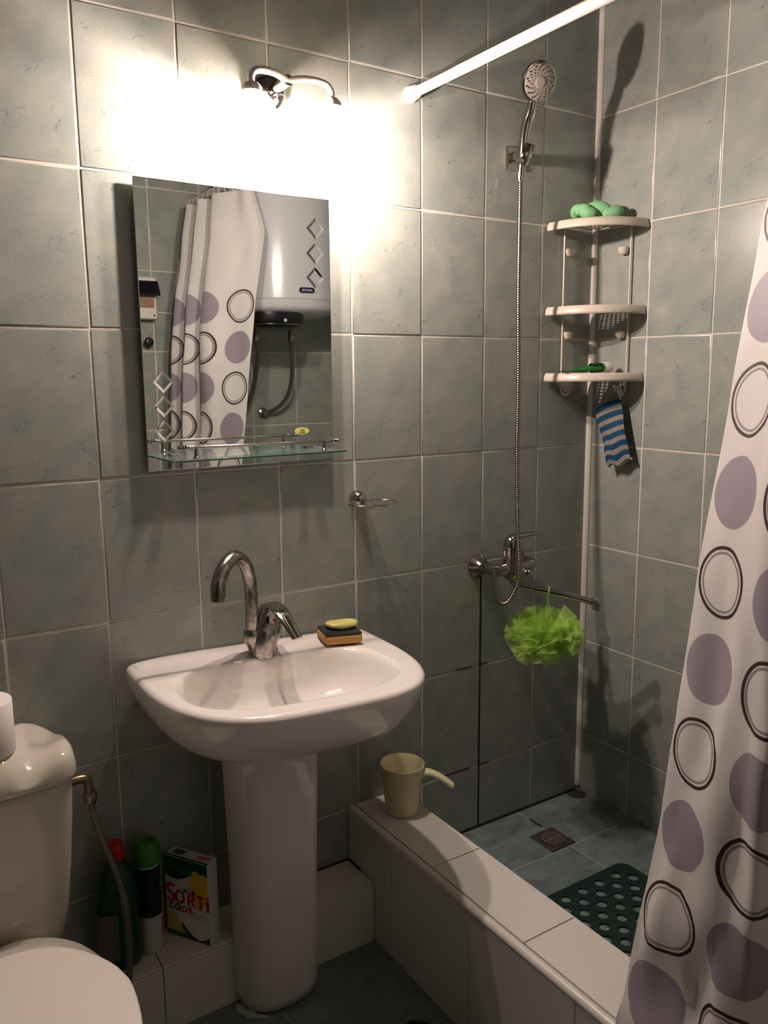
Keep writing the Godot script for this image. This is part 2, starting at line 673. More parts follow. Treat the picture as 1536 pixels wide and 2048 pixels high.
# ---------------------------------------------------------------- lamp
func wall_lamp() -> void:
	var t := thing("wall_lamp", "glowing two-bulb wall lamp with a dark chrome mount, above the mirror", "lamp", Vector3(0.40, 2.010, 0.0))
	var plate := lathe([Vector2(0, 0.034), Vector2(0.012, 0.034), Vector2(0.024, 0.031), Vector2(0.036, 0.020), Vector2(0.042, 0.008), Vector2(0.043, 0.0), Vector2(0, 0)], 40)
	part("mount", plate, M.chrome, t, Vector3.ZERO, Vector3(PI / 2, 0, 0))
	var stem := tube([Vector3(0, 0, 0.02), Vector3(0, 0, 0.105)], 0.011, 16)
	part("stem", stem, M.chrome, t)
	for s in [-1.0, 1.0]:
		var arm := tube(smooth_path([Vector3(0, 0, 0.10), Vector3(0.035 * s, 0.006, 0.112), Vector3(0.075 * s, 0.002, 0.120), Vector3(0.09 * s, -0.012, 0.122), Vector3(0.09 * s, -0.028, 0.122)]), 0.007, 12)
		part("arm", arm, M.rod, t)
		part("socket", lathe([Vector2(0, 0.0), Vector2(0.014, 0.0), Vector2(0.021, -0.008), Vector2(0.022, -0.036), Vector2(0, -0.036)], 24), M.rod, t, Vector3(0.09 * s, -0.026, 0.122))
		var bulb := lathe([Vector2(0.020, 0.048), Vector2(0.023, 0.046), Vector2(0.031, 0.036), Vector2(0.040, 0.018), Vector2(0.046, -0.004), Vector2(0.048, -0.024), Vector2(0.0455, -0.044), Vector2(0.037, -0.062), Vector2(0.022, -0.073), Vector2(0.0, -0.077)], 36)
		part("glass_bulb", bulb, M.bulb, t, Vector3(0.09 * s, -0.098, 0.122))
		part("shade_cap", lathe([Vector2(0.022, -0.044), Vector2(0.030, -0.050), Vector2(0.039, -0.060), Vector2(0.0455, -0.073), Vector2(0.0470, -0.073), Vector2(0.0405, -0.058), Vector2(0.031, -0.047), Vector2(0.022, -0.042)], 40), M.lamp_glass, t, Vector3(0.09 * s, 0, 0.122))
		var l := OmniLight3D.new()
		l.name = "lamp_light"
		l.position = Vector3(0.09 * s, -0.103, 0.122)
		l.light_color = LIT
		l.light_energy = 0.56
		l.light_size = 0.012
		l.omni_range = 8.0
		l.omni_attenuation = 2.0
		l.shadow_enabled = true
		t.add_child(l, true)


# ---------------------------------------------------------------- room
func room() -> void:
	var rows := []
	for k in 9:
		rows.append(-0.0025 + TH * k)
	rows[0] = 0.0
	rows.append(TOP)
	var cols := [XL]
	for k in range(-3, 8):
		cols.append(TW * k)
	cols[-1] = XR
	# back wall
	var wb := struct("wall_back", slab([[Vector3(XL - 0.15, -0.12, -0.16), Vector3(XR + 0.15, TOP, -0.0013)]]), M.grout)
	tile_field(wb, cols, rows, Transform3D(Basis.IDENTITY, Vector3.ZERO), M.tile)
	# shower side wall: its face looks to -x
	var wr := struct("wall_right", slab([[Vector3(XR + 0.0013, -0.12, -0.0013), Vector3(XR + 0.15, TOP, ZF + 0.15)]]), M.grout)
	var zc := [0.0, 0.1962]
	while zc[-1] + TW < ZF - 0.02:
		zc.append(zc[-1] + TW)
	zc.append(ZF)
	# tile x runs along +z there when seen from inside it runs left to right from the back corner
	tile_field(wr, zc, rows, Transform3D(Basis(Vector3(0, 0, 1), Vector3(0, 1, 0), Vector3(-1, 0, 0)), Vector3(XR, 0, 0)), M.tile)
	# opposite wall with the doorway the photograph is taken through
	var wf := struct("wall_front", slab([[Vector3(0.0, -0.12, ZF + 0.0013), Vector3(XR + 0.0013, TOP, ZF + 0.15)], [Vector3(XL, 2.05, ZF + 0.0013), Vector3(0.0, TOP, ZF + 0.15)]]), M.grout)
	var fcols := []
	for k in range(0, 8):
		fcols.append(TW * k)
	fcols[-1] = XR
	for i in fcols.size() - 1:
		for j in range(1, rows.size() - 1):
			var w: float = fcols[i + 1] - fcols[i] - 0.0034
			var h: float = rows[j + 1] - rows[j] - 0.0034
			part("tile", tile_mesh(w, h, rng.randi() % 9), M.tile, wf, Vector3((fcols[i] + fcols[i + 1]) / 2, (rows[j] + rows[j + 1]) / 2, ZF), Vector3(0, PI, 0))
	struct("wall_left", slab([[Vector3(XL - 0.15, -0.12, -0.0013), Vector3(XL, TOP, ZF + 0.15)]]), M.wallpaint)
	struct("ceiling", slab([[Vector3(XL - 0.6, TOP, -0.16), Vector3(XR + 0.15, TOP + 0.1, 3.0)]]), M.plaster)
	# the passage outside the door
	struct("wall_hall", slab([[Vector3(XL - 0.6, -0.12, 2.85), Vector3(0.75, TOP, 3.0)], [Vector3(XL - 0.6, -0.12, ZF + 0.15), Vector3(XL - 0.45, TOP, 2.85)], [Vector3(0.6, -0.12, ZF + 0.15), Vector3(0.75, TOP, 2.85)], [Vector3(XL - 0.6, -0.12, ZF + 0.02), Vector3(XL - 0.15, TOP, ZF + 0.15)]]), M.wallpaint)
	# floor: the main one and the raised shower floor
	var fl := struct("floor", slab([[Vector3(XL - 0.6, -0.12, -0.0013), Vector3(XR, -0.0015, 3.0)], [Vector3(0.70, -0.0015, 0.0), Vector3(XR, 0.1075, ZF)]]), M.floor_grout)
	var lay := Basis(Vector3(1, 0, 0), Vector3(0, 0, -1), Vector3(0, 1, 0))
	var mx := [-0.78, -0.625, -0.325, -0.025, 0.275, 0.575]
	var mz := [-1.52, -1.325, -1.025, -0.725, -0.425, -0.125]
	tile_field(fl, mx, mz, Transform3D(lay, Vector3.ZERO), M.floor_tile, "floor_tile", 0.003)
	var sx := [0.735, 0.865, 1.165, XR]
	var sz := [-1.52, -1.42, -1.12, -0.82, -0.52, -0.22, 0.0]
	tile_field(fl, sx, sz, Transform3D(lay, Vector3(0, 0.109, 0)), M.floor_tile, "floor_tile", 0.003)
	# white corner strip between the two tiled walls
	var strip := PackedVector2Array([Vector2(XR, 0.0), Vector2(XR - 0.013, 0.0), Vector2(XR - 0.012, 0.005), Vector2(XR - 0.005, 0.012), Vector2(XR, 0.013)])
	struct("trim_1", slice_shape(strip, 0.125, TOP), M.pvc)
	# black joints in the wet corner, where the photograph shows them
	var dirt := [
		[Vector3(1.0125, 0.62, 0), 0.0042, 1.02], [Vector3(1.0125, 0.3, 0), 0.005, 0.39]]
	for d in dirt:
		var at: Vector3 = d[0]
		part("grime", rbox(Vector3(d[1], d[2] * 0.55, 0.0016), 0.0005), M.grime, wb, Vector3(at.x, 0.86 - 0.275 if d[2] > 1.0 else 0.21, 0.0))
	for e in [[0.605, 0.955, 0.055], [0.605, 1.024, 0.03], [0.3025, 0.93, 0.10], [0.3025, 1.03, 0.04]]:
		part("grime", rbox(Vector3(e[2], 0.0034, 0.0016), 0.0005), M.grime, wb, Vector3(e[1], e[0], 0.0))
	part("grime", tube(smooth_path([Vector3(0.74, 0.1115, 0.001), Vector3(0.9, 0.112, 0.0012), Vector3(1.1, 0.112, 0.001), Vector3(1.25, 0.1115, 0.001), Vector3(1.405, 0.113, 0.002)]), 0.0034, 6), M.grime, wb)
	part("grime", rbox(Vector3(0.006, 0.004, 0.05), 0.0015), M.grime, fl, Vector3(1.165, 0.1085, 0.08))
	part("grime", lathe([Vector2(0, 0.0025), Vector2(0.018, 0.0015), Vector2(0.030, 0.0)], 18), M.rust, fl, Vector3(XR - 0.030, 0.1092, 0.026))


func curb_and_ledge() -> void:
	var t := thing("shower_curb", "white tiled raised curb in front of the shower, running out from the back wall", "curb", Vector3(0.655, 0.0, 0.0))
	part("body", slab([[Vector3(-0.0785, 0, 0.0), Vector3(0.0785, 0.3035, ZF)]]), M.floor_grout, t)
	var zs := [0.0, 0.035, 0.34, 0.6435, 0.947, 1.25, ZF]
	for k in zs.size() - 1:
		var d: float = zs[k + 1] - zs[k] - 0.003
		part("tile", rbox(Vector3(0.137, 0.007, d), 0.0012), M.white_tile, t, Vector3(0.0095, 0.3065, (zs[k] + zs[k + 1]) / 2))
	var fz := [0.0, 0.20, 0.50, 0.80, 1.10, 1.40, ZF]
	for k in fz.size() - 1:
		var d: float = fz[k + 1] - fz[k] - 0.002
		part("tile", rbox(Vector3(0.004, 0.295, d), 0.0012), M.white_tile, t, Vector3(-0.0788, 0.1485, (fz[k] + fz[k + 1]) / 2))
	part("bead_trim", tube([Vector3(-0.0705, 0.3005, 0.002), Vector3(-0.0705, 0.3005, ZF - 0.002)], 0.0112, 14), M.pvc, t)
	part("inner_trim", rbox(Vector3(0.004, 0.010, ZF - 0.004), 0.001), M.pvc, t, Vector3(0.0795, 0.304, ZF / 2))
	part("inner_tile", rbox(Vector3(0.003, 0.19, ZF - 0.004), 0.001), M.white_tile, t, Vector3(0.079, 0.205, ZF / 2))

	var g := thing("wall_ledge", "low white tiled ledge along the foot of the back wall, under the basin", "ledge", Vector3(0.0, 0.0, 0.0))
	part("body", slab([[Vector3(XL, 0, 0.0), Vector3(0.5735, 0.154, 0.1215)]]), M.floor_grout, g)
	var lx := [XL, -0.565, -0.265, 0.035, 0.335, 0.5735]
	for k in lx.size() - 1:
		var w: float = lx[k + 1] - lx[k] - 0.002
		var cx: float = (lx[k] + lx[k + 1]) / 2
		part("tile", rbox(Vector3(w, 0.006, 0.124), 0.0014), M.white_tile, g, Vector3(cx, 0.157, 0.0625))
		part("tile", rbox(Vector3(w, 0.152, 0.005), 0.0014), M.white_tile, g, Vector3(cx, 0.0765, 0.1225))
	part("grime", tube([Vector3(0.40, 0.1605, 0.001), Vector3(0.5, 0.161, 0.002), Vector3(0.571, 0.161, 0.002), Vector3(0.572, 0.161, 0.06)], 0.003, 6), M.grime, g)


# ---------------------------------------------------------------- curtain
func along_table(y: float, Y: Array, V: Array) -> float:
	for k in Y.size() - 1:
		if y >= Y[k + 1] or k == Y.size() - 2:
			return lerpf(V[k], V[k + 1], smoothstep(0.0, 1.0, clampf((Y[k] - y) / (Y[k] - Y[k + 1]), 0, 1)) * 0.3 + 0.7 * clampf((Y[k] - y) / (Y[k] - Y[k + 1]), 0, 1))
	return V[-1]

func curtain_lead(y: float) -> Vector3:
	# leading edge (x, z) of the cloth at height y, and where the middle of the later folds hangs (x)
	var Y := [2.06, 1.90, 1.63, 1.385, 1.085, 0.685, 0.445, 0.305, 0.06]
	var X := [0.800, 0.826, 0.768, 0.732, 0.690, 0.648, 0.606, 0.558, 0.548]
	var Z := [1.000, 0.966, 0.941, 0.932, 0.919, 0.906, 0.894, 0.906, 0.900]
	var C := [0.757, 0.735, 0.695, 0.672, 0.655, 0.650, 0.632, 0.572, 0.546]
	return Vector3(along_table(y, Y, X), along_table(y, Y, Z), along_table(y, Y, C))

func shower_curtain() -> void:
	# rod
	var r := thing("curtain_rod", "white shower curtain rod with a round end cap on the back wall", "rod", Vector3(0.777, 2.072, 0.0))
	part("rod", tube([Vector3(0, 0, 0.004), Vector3(0, 0, ZF - 0.004)], 0.0115, 24), M.rod, r)
	for e in [0.0, ZF]:
		part("end_cap", lathe([Vector2(0, 0.026), Vector2(0.0150, 0.026), Vector2(0.0165, 0.024), Vector2(0.0175, 0.006), Vector2(0.0195, 0.004), Vector2(0.0195, 0.0), Vector2(0, 0)], 28), M.rod, r, Vector3(0, 0, e), Vector3(PI / 2 if e == 0.0 else -PI / 2, 0, 0))
	var t := thing("shower_curtain", "off-white shower curtain printed with mauve discs and dark rings, bunched at the near end", "curtain", Vector3(0.777, 2.072, 1.25))
	var zig := [Vector2(0.050, 0.0), Vector2(0.012, 0.085), Vector2(-0.040, 0.175), Vector2(-0.028, 0.205), Vector2(0.045, 0.225), Vector2(0.050, 0.255), Vector2(-0.045, 0.300), Vector2(-0.050, 0.325), Vector2(0.040, 0.365), Vector2(0.045, 0.385), Vector2(-0.045, 0.425), Vector2(-0.050, 0.45), Vector2(0.035, 0.49), Vector2(0.035, 0.515), Vector2(-0.02, 0.56)]
	var base := []
	for p in zig:
		base.append(Vector3(p.x, 0, p.y))
	base = smooth_path(base, 7)
	var along := [0.0]
	for i in base.size() - 1:
		along.append(along[-1] + base[i].distance_to(base[i + 1]))
	var wob := noise(90, 1.0, 2)
	var rows := []
	var uvs := []
	var n := 70
	for j in n + 1:
		var y := lerpf(2.04, 0.065, float(j) / n)
		var lead := curtain_lead(y)
		var gather := smoothstep(2.06, 1.75, y)
		var squeeze := (1.485 - lead.y) / 0.56
		var row := []
		var uv := []
		for i in base.size():
			var b: Vector3 = base[i]
			var amp := lerpf(0.75, 1.0, gather) * lerpf(1.0, 0.45, smoothstep(0.75, 0.3, y))
			var low := smoothstep(1.3, 0.1, y)
			var s: float = along[i]
			var x := lead.z + b.x * amp + (lead.x - lead.z - 0.05 * amp) * (1.0 - smoothstep(0.03, 0.19, b.z))
			x += (0.010 + 0.012 * low) * wob.get_noise_2d(s * 9.0, y * 2.2) * smoothstep(0.0, 0.05, s)
			x += 0.006 * low * wob.get_noise_2d(s * 30.0 + y * 8.0, y * 5.0 + 40.0)
			var z := lead.y + b.z * squeeze + (0.006 + 0.012 * low) * wob.get_noise_2d(s * 7.0 + 50.0, y * 2.0) * smoothstep(0.0, 0.06, s)
			x = minf(x, lerpf(0.562, 1.0, smoothstep(0.34, 0.62, y)))
			z = minf(z, ZF - 0.02)
			row.append(Vector3(x - 0.777, y - 2.072, z - 1.25))
			uv.append(Vector2(s / (2 * CELL), (CURTAIN_TOP - y) * 1024.0 / 2048.0))
		rows.append(row)
		uvs.append(uv)
	part("cloth", skin(rows, false, uvs), M.curtain, t)
	for k in 9:
		var zz := 1.03 + 0.052 * k
		var ring := []
		for a in 25:
			var q := TAU * a / 24
			ring.append(Vector3(0.021 * cos(q), -0.010 + 0.024 * sin(q), 0.004 * sin(q)))
		part("ring", tube(ring, 0.0016, 6, false), M.white_plastic, t, Vector3(0, 0, zz - 1.25))


# ---------------------------------------------------------------- basin
func deck_height(x: float, z: float) -> float:
	var h := 0.0
	# raised step along the wall with a tap bank in the middle
	h += 0.006 * (1.0 - smoothstep(0.045, 0.062, z - 0.030 * exp(-pow(x / 0.10, 4))))
	# the rim falls away at its outer edge
	return h

func basin_outline(k: float, grow: float, y: float, n := 144) -> Array:
	# k: 1 the rim; smaller towards the foot. Straight back at z = 0, swept front
	var out := []
	for i in n:
		var a := TAU * i / n
		var c := cos(a)
		var s := sin(a)
		var hx := 0.297 * k + grow
		var x := hx * signf(c) * pow(absf(c), 2.0 / 3.4)
		var z: float
		if s >= 0:
			z = 0.12 + (0.315 * k + grow) * pow(absf(s), 2.0 / 2.6)
			z = minf(z, 0.12 + (0.315 * k + grow))
		else:
			z = 0.12 - 0.12 * pow(absf(s), 2.0 / 14.0)
		out.append(Vector3(x, y, z))
	return out

func wash_basin() -> void:
	var t := thing("pedestal_sink", "white ceramic wash basin on a round-fronted pedestal below the mirror", "sink", Vector3(0.316, 0.0, 0.0))
	var n := 144
	var lean := Transform3D(Basis.from_euler(Vector3(0, deg_to_rad(-1.2), deg_to_rad(-2.1))), Vector3(0, 0.800, 0.007))
	var bowl := func(k: float, y: float) -> Array:
		var out := []
		for i in n:
			var a := TAU * i / n
			var c := cos(a)
			var s := sin(a)
			var pw := 2.7
			var x := -0.012 + 0.232 * k * signf(c) * pow(absf(c), 2.0 / pw)
			var z := 0.243 + 0.139 * k * signf(s) * pow(absf(s), 2.0 / (pw if s > 0 else 3.2))
			if s < 0:
				z += 0.006 * exp(-pow(x / 0.085, 6)) * k * 2.0
			out.append(Vector3(x, y, z))
		return out
	var rows := []
	# under side from the foot up to the rim
	for e in [[0.34, -0.134], [0.52, -0.133], [0.67, -0.129], [0.78, -0.120], [0.855, -0.106], [0.91, -0.087], [0.95, -0.065], [0.978, -0.043], [0.994, -0.024]]:
		var ring := basin_outline(e[0], 0.0, e[1], n)
		rows.append(ring)
	for e in [[0.0005, -0.014], [0.0, -0.008], [-0.003, -0.003], [-0.008, 0.0]]:
		rows.append(basin_outline(1.0, e[0], e[1], n))
	# deck, blended between the outer outline and the bowl edge
	var outer := basin_outline(1.0, -0.012, 0.0, n)
	var inner: Array = bowl.call(1.03, 0.0)
	for f in [0.0, 0.12, 0.24, 0.36, 0.5, 0.64, 0.78, 0.9, 1.0]:
		var ring := []
		for i in n:
			var p: Vector3 = outer[i].lerp(inner[i], f)
			p.y = deck_height(p.x, p.z) * smoothstep(0.0, 0.12, f) + 0.001
			ring.append(p)
		rows.append(ring)
	for e in [[1.0, -0.003], [0.975, -0.011], [0.95, -0.026], [0.91, -0.050], [0.84, -0.074], [0.70, -0.094], [0.48, -0.106], [0.25, -0.111], [0.10, -0.113]]:
		rows.append(bowl.call(e[0], e[1]))
	for r in rows:
		for i in r.size():
			r[i] = lean * r[i]
	var st := begin()
	for r in rows:
		r.reverse()
	add_skin(st, rows, true)
	part("basin", done(st), M.ceramic, t)
	part("drain_ring", lathe([Vector2(0.0, 0.0), Vector2(0.012, 0.001), Vector2(0.026, 0.004), Vector2(0.030, 0.002), Vector2(0.030, 0)], 28), M.chrome_worn, t, lean * Vector3(-0.012, -0.1145, 0.243))
	# pedestal: D-shaped column
	var prow := []
	var pm := func(hw: float, z0: float, z1: float, y: float) -> Array:
		var out := []
		for i in 48:
			var a := PI * i / 47.0
			out.append(Vector3(hw * signf(cos(a)) * pow(absf(cos(a)), 0.72), y, z0 + (z1 - z0) * pow(absf(sin(a)), 0.8)))
		return out
	for e in [[0.001, 0.080, 0.19], [0.010, 0.092, 0.212], [0.035, 0.097, 0.218], [0.12, 0.098, 0.219], [0.30, 0.0995, 0.222], [0.45, 0.103, 0.226], [0.585, 0.106, 0.230], [0.656, 0.108, 0.232], [0.664, 0.101, 0.223]]:
		prow.append(pm.call(e[1], 0.126, e[2], e[0]))
	for r in prow:
		r.reverse()
	var sp := begin()
	add_skin(sp, prow, false)
	for i in prow.size() - 1:
		pass
	# closed back and top
	for i in prow.size() - 1:
		sp.set_smooth_group(-1)
		quad(sp, prow[i][-1], prow[i][0], prow[i + 1][0], prow[i + 1][-1])
	fan(sp, Vector3(0, 0.664, 0.15), prow[-1])
	part("pedestal", done(sp), M.ceramic, t, Vector3(-0.022, 0, 0))
	part("caulk", tube(smooth_path([Vector3(-0.122, 0.001, 0.135), Vector3(-0.116, 0.002, 0.165), Vector3(-0.100, 0.002, 0.190), Vector3(-0.075, 0.001, 0.208)], 6), [0.004, 0.006, 0.009, 0.012, 0.013, 0.011, 0.009, 0.010, 0.012, 0.013, 0.012, 0.010, 0.008, 0.006, 0.006, 0.005, 0.004, 0.003, 0.002], 9, true, Vector2(1.0, 0.7)), M.caulk, t)

	# tap
	var f := thing("basin_tap", "worn chrome basin tap with a swan-neck spout and flat lever handle", "tap", Vector3(0.302, 0.8005, 0.098))
	var axis := Vector3(0.30, 0.92, -0.26).normalized()
	var bx := axis.cross(Vector3(0, 0, 1)).normalized()
	var tilt := Basis(bx, axis, bx.cross(axis))
	var stb := begin()
	# flared body that leans
	var brow := []
	for e in [[0.0, 0.0, 0.0275], [0.004, 0.0, 0.0285], [0.02, 0.002, 0.030], [0.04, 0.008, 0.034], [0.052, 0.014, 0.034], [0.066, 0.020, 0.030]]:
		var ring := []
		var tl := Basis.IDENTITY.slerp(tilt, smoothstep(0.0, 0.06, e[0])) if e[0] > 0 else Basis.IDENTITY
		for i in 32:
			var a := -TAU * i / 32
			ring.append(Vector3(e[1], e[0], -0.5 * e[1]) + tl * Vector3(cos(a) * e[2], 0, sin(a) * e[2]))
		brow.append(ring)
	add_skin(stb, brow, true)
	var body := part("body", done(stb), M.chrome_worn, f)
	part("spout_base", tube([Vector3(0.0, 0.006, 0.0), Vector3(-0.010, 0.022, -0.002), Vector3(-0.019, 0.040, -0.004)], [0.021, 0.020, 0.0185], 24), M.chrome_worn, f)
	part("spout_collar", lathe([Vector2(0, 0.0), Vector2(0.018, 0.0), Vector2(0.0195, 0.012), Vector2(0.019, 0.026), Vector2(0.0158, 0.030), Vector2(0, 0.030)], 28), M.chrome_worn, f, Vector3(-0.020, 0.034, -0.004))
	part("cap", lathe([Vector2(0, 0.0), Vector2(0.030, 0.0), Vector2(0.0305, 0.004), Vector2(0.030, 0.026), Vector2(0.027, 0.034), Vector2(0.018, 0.039), Vector2(0, 0.0405)], 32), M.chrome, f, Vector3(0.020, 0.066, -0.010), tilt.get_euler())
	# lever: flat paddle from the cap towards the front right
	var lp := smooth_path([Vector3(0.032, 0.107, -0.022), Vector3(0.034, 0.108, 0.010), Vector3(0.034, 0.098, 0.045), Vector3(0.040, 0.058, 0.098)], 8)
	var lw := []
	for i in lp.size():
		lw.append(lerpf(0.0260, 0.0125, float(i) / lp.size()))
	part("lever", tube(lp, lw, 16, true, Vector2(1.0, 0.22), Vector3.UP), M.chrome, f)
	part("marker_dot", lathe([Vector2(0, 0.0015), Vector2(0.003, 0.001), Vector2(0.004, 0)], 12), M.red_dot, f, Vector3(0.026, 0.081, 0.0185), Vector3(1.35, 0, 0))
	# swan neck
	var foot := Vector3(-0.020, 0.062, -0.004)
	var tip := Vector3(-0.120, 0.166, 0.058)
	var dir := Vector3(tip.x - foot.x, 0, tip.z - foot.z)
	var neck := smooth_path([foot, foot + Vector3(0.001, 0.06, 0), foot + dir * 0.01 + Vector3(0, 0.110, 0), foot + dir * 0.14 + Vector3(0, 0.150, 0), foot + dir * 0.44 + Vector3(0, 0.174, 0), foot + dir * 0.76 + Vector3(0, 0.162, 0), foot + dir * 0.96 + Vector3(0, 0.132, 0), tip], 8)
	var nr := []
	for i in neck.size():
		nr.append(lerpf(0.0142, 0.0160, float(i) / neck.size()))
	part("spout", tube(neck, nr, 20), M.chrome_worn, f)
	part("aerator", tube([tip + Vector3(0, 0.002, 0), tip + Vector3(-0.001, -0.009, 0.0005)], 0.0138, 18), M.steel, f)

	# sponge and soap
	var s := thing("sponge", "tan sponge with a dark scouring top on the right of the basin", "sponge", Vector3(0.502, 0.7985, 0.096), Vector3(0, deg_to_rad(-12), deg_to_rad(-2.1)))
	part("foam", rbox(Vector3(0.090, 0.022, 0.080), 0.007, true), M.sponge, s, Vector3(0, 0.0115, 0))
	part("scouring_pad", rbox(Vector3(0.087, 0.006, 0.077), 0.0026), M.scour, s, Vector3(0.0, 0.0245, 0))
	var so := []
	for e in [[0.62, 0.0], [0.90, 0.002], [1.0, 0.006], [0.97, 0.010], [0.80, 0.0135], [0.5, 0.015], [0.02, 0.015]]:
		var ring := super_ring(0, 0, 0.040 * e[0], 0.026 * e[0], e[1], 2.3, 40)
		ring.reverse()
		for i in ring.size():
			ring[i].y += 0.10 * ring[i].x * ring[i].x / 0.04
		so.append(ring)
	var sst := begin()
	add_skin(sst, so, true)
	fan(sst, Vector3.ZERO, so[0], true)
	var sm := MeshInstance3D.new()
	sm.mesh = done(sst)
	sm.material_override = M.soap
	sm.name = numbered("soap_bar")
	sm.position = Vector3(0.512, 0.8262, 0.090)
	sm.rotation = Vector3(0, deg_to_rad(-6), deg_to_rad(-2.0))
	add_child(sm, true)
	tag(sm, "pale yellow oval bar of soap lying on the sponge", "soap")


# ---------------------------------------------------------------- toilet
func toilet() -> void:
	var t := thing("toilet", "cream toilet with a wavy-lidded cistern and closed white seat, at the left", "toilet", Vector3(-0.300, 0, 0))
	var loops := []
	for e in [[0.345, 0.128, 0.066], [0.352, 0.142, 0.078], [0.40, 0.151, 0.084], [0.50, 0.162, 0.089], [0.60, 0.170, 0.092], [0.655, 0.173, 0.093], [0.668, 0.173, 0.093]]:
		var ring := super_ring(0, 0.106, e[1], e[2], e[0], 6.0, 96)
		ring.reverse()
		loops.append(ring)
	var st := begin()
	add_skin(st, loops, true)
	fan(st, Vector3(0, 0.345, 0.106), loops[0], true)
	fan(st, Vector3(0, 0.668, 0.106), loops[-1])
	part("cistern", done(st), M.cistern, t)
	# lid with soft shell-like waves
	var lid := []
	for e in [[1.0, 0.672, 0.0], [1.006, 0.680, 0.0], [1.004, 0.692, 0.35], [0.985, 0.706, 0.8], [0.94, 0.717, 1.0], [0.86, 0.725, 1.0], [0.74, 0.731, 1.0], [0.58, 0.734, 0.8], [0.40, 0.736, 0.5], [0.2, 0.737, 0.2], [0.02, 0.737, 0.0]]:
		var ring := super_ring(0, 0.106, 0.181 * e[0], 0.1 * e[0], e[1], 5.6, 144)
		for i in ring.size():
			var p: Vector3 = ring[i]
			var wave := sin((p.x * 0.95 + p.z * 0.62) * 52.0 + 0.8 * sin(p.z * 24.0) + 0.9)
			ring[i].y += 0.0155 * e[2] * wave * smoothstep(-0.05, 0.10, p.z) - 0.012 * e[2] * smoothstep(0.13, 0.205, p.z)
		ring.reverse()
		lid.append(ring)
	var sl := begin()
	add_skin(sl, lid, true)
	fan(sl, Vector3(0, 0.672, 0.106), lid[0], true)
	part("cistern_lid", done(sl), M.cistern, t)
	# bowl and foot
	var bl := []
	for e in [[0.001, 0.105, 0.20, 0.43], [0.02, 0.105, 0.20, 0.43], [0.14, 0.10, 0.185, 0.43], [0.24, 0.13, 0.21, 0.44], [0.32, 0.165, 0.245, 0.455], [0.375, 0.178, 0.262, 0.462], [0.392, 0.178, 0.262, 0.462], [0.395, 0.15, 0.23, 0.462]]:
		var ring := super_ring(0, e[3], e[1], e[2], e[0], 2.5, 64)
		ring.reverse()
		bl.append(ring)
	var sb := begin()
	add_skin(sb, bl, true)
	fan(sb, Vector3(0, 0.395, 0.462), bl[-1])
	part("bowl", done(sb), M.cistern, t)
	part("neck", rbox(Vector3(0.22, 0.16, 0.24), 0.03, true), M.cistern, t, Vector3(0, 0.29, 0.15))
	# seat and closed lid: straight back, rounded front
	var sh := func(g: float, y: float) -> Array:
		var out := []
		for i in 72:
			var a := TAU * i / 72
			var c := cos(a)
			var s := sin(a)
			var z := 0.455 + (0.265 + g) * s if s > 0 else 0.455 + (0.172 + g) * signf(s) * pow(absf(s), 0.62)
			var w := (0.180 + g) * signf(c) * pow(absf(c), 0.75)
			w *= lerpf(0.74, 1.0, smoothstep(0.27, 0.47, z))
			out.append(Vector3(w, y, z))
		out.reverse()
		return out
	for e in [["seat", 0.397, 0.016, 0.0], ["seat_lid", 0.4145, 0.012, 0.003]]:
		var rr := []
		for k in [[-0.006, 0.0], [0.0, 0.2], [0.0, 0.72], [-0.004, 0.93], [-0.012, 1.0], [-0.03, 1.06], [-0.07, 1.12], [-0.13, 1.2]]:
			rr.append(sh.call(k[0] + e[3], e[1] + e[2] * k[1]))
		var ss := begin()
		add_skin(ss, rr, true)
		fan(ss, Vector3(0, e[1] + e[2] * 1.2, 0.455), rr[-1])
		fan(ss, Vector3(0, e[1], 0.455), rr[0], true)
		part(e[0], done(ss), M.seat, t)
	# paper roll
	var p := thing("toilet_roll", "white toilet paper roll standing on the cistern lid", "toilet paper", Vector3(-0.272, 0.7385, 0.135))
	part("paper", lathe([Vector2(0.021, 0.0), Vector2(0.053, 0.0), Vector2(0.0545, 0.002), Vector2(0.0545, 0.096), Vector2(0.053, 0.098), Vector2(0.021, 0.098), Vector2(0.021, 0.0)], 48), M.paper, p)
	part("core", lathe([Vector2(0.0195, 0.0005), Vector2(0.0209, 0.0005), Vector2(0.0209, 0.0975), Vector2(0.0195, 0.0975), Vector2(0.0195, 0.0005)], 32), M.card, p)

	# water inlet
	var h := thing("inlet_hose", "grey braided water hose hanging from the right of the cistern", "hose", Vector3(-0.085, 0.61, 0.085))
	part("elbow", tube(smooth_path([Vector3(-0.0412, 0.004, 0.0), Vector3(-0.016, 0.006, 0), Vector3(0.0, 0.0, 0.0), Vector3(0.003, -0.028, 0.0)], 6), 0.0095, 14), M.brass, h)
	part("nut", lathe([Vector2(0, -0.026), Vector2(0.0125, -0.026), Vector2(0.0135, -0.029), Vector2(0.0135, -0.047), Vector2(0.0125, -0.05), Vector2(0, -0.05)], 6), M.steel, h, Vector3(0.004, 0, 0))
	var hp := smooth_path([Vector3(0.004, -0.045, 0), Vector3(0.008, -0.08, 0.005), Vector3(0.020, -0.135, 0.018), Vector3(0.033, -0.185, 0.032), Vector3(0.043, -0.235, 0.044), Vector3(0.048, -0.285, 0.050), Vector3(0.050, -0.34, 0.052), Vector3(0.047, -0.39, 0.055), Vector3(0.036, -0.47, 0.064), Vector3(0.028, -0.51, 0.066)], 9)
	var hr := []
	for i in hp.size():
		hr.append(0.0068 + 0.0005 * (i % 2) + (0.0022 if i > 38 and i < 46 else 0.0))
	part("braided_hose", tube(hp, hr, 12), M.braid, h)


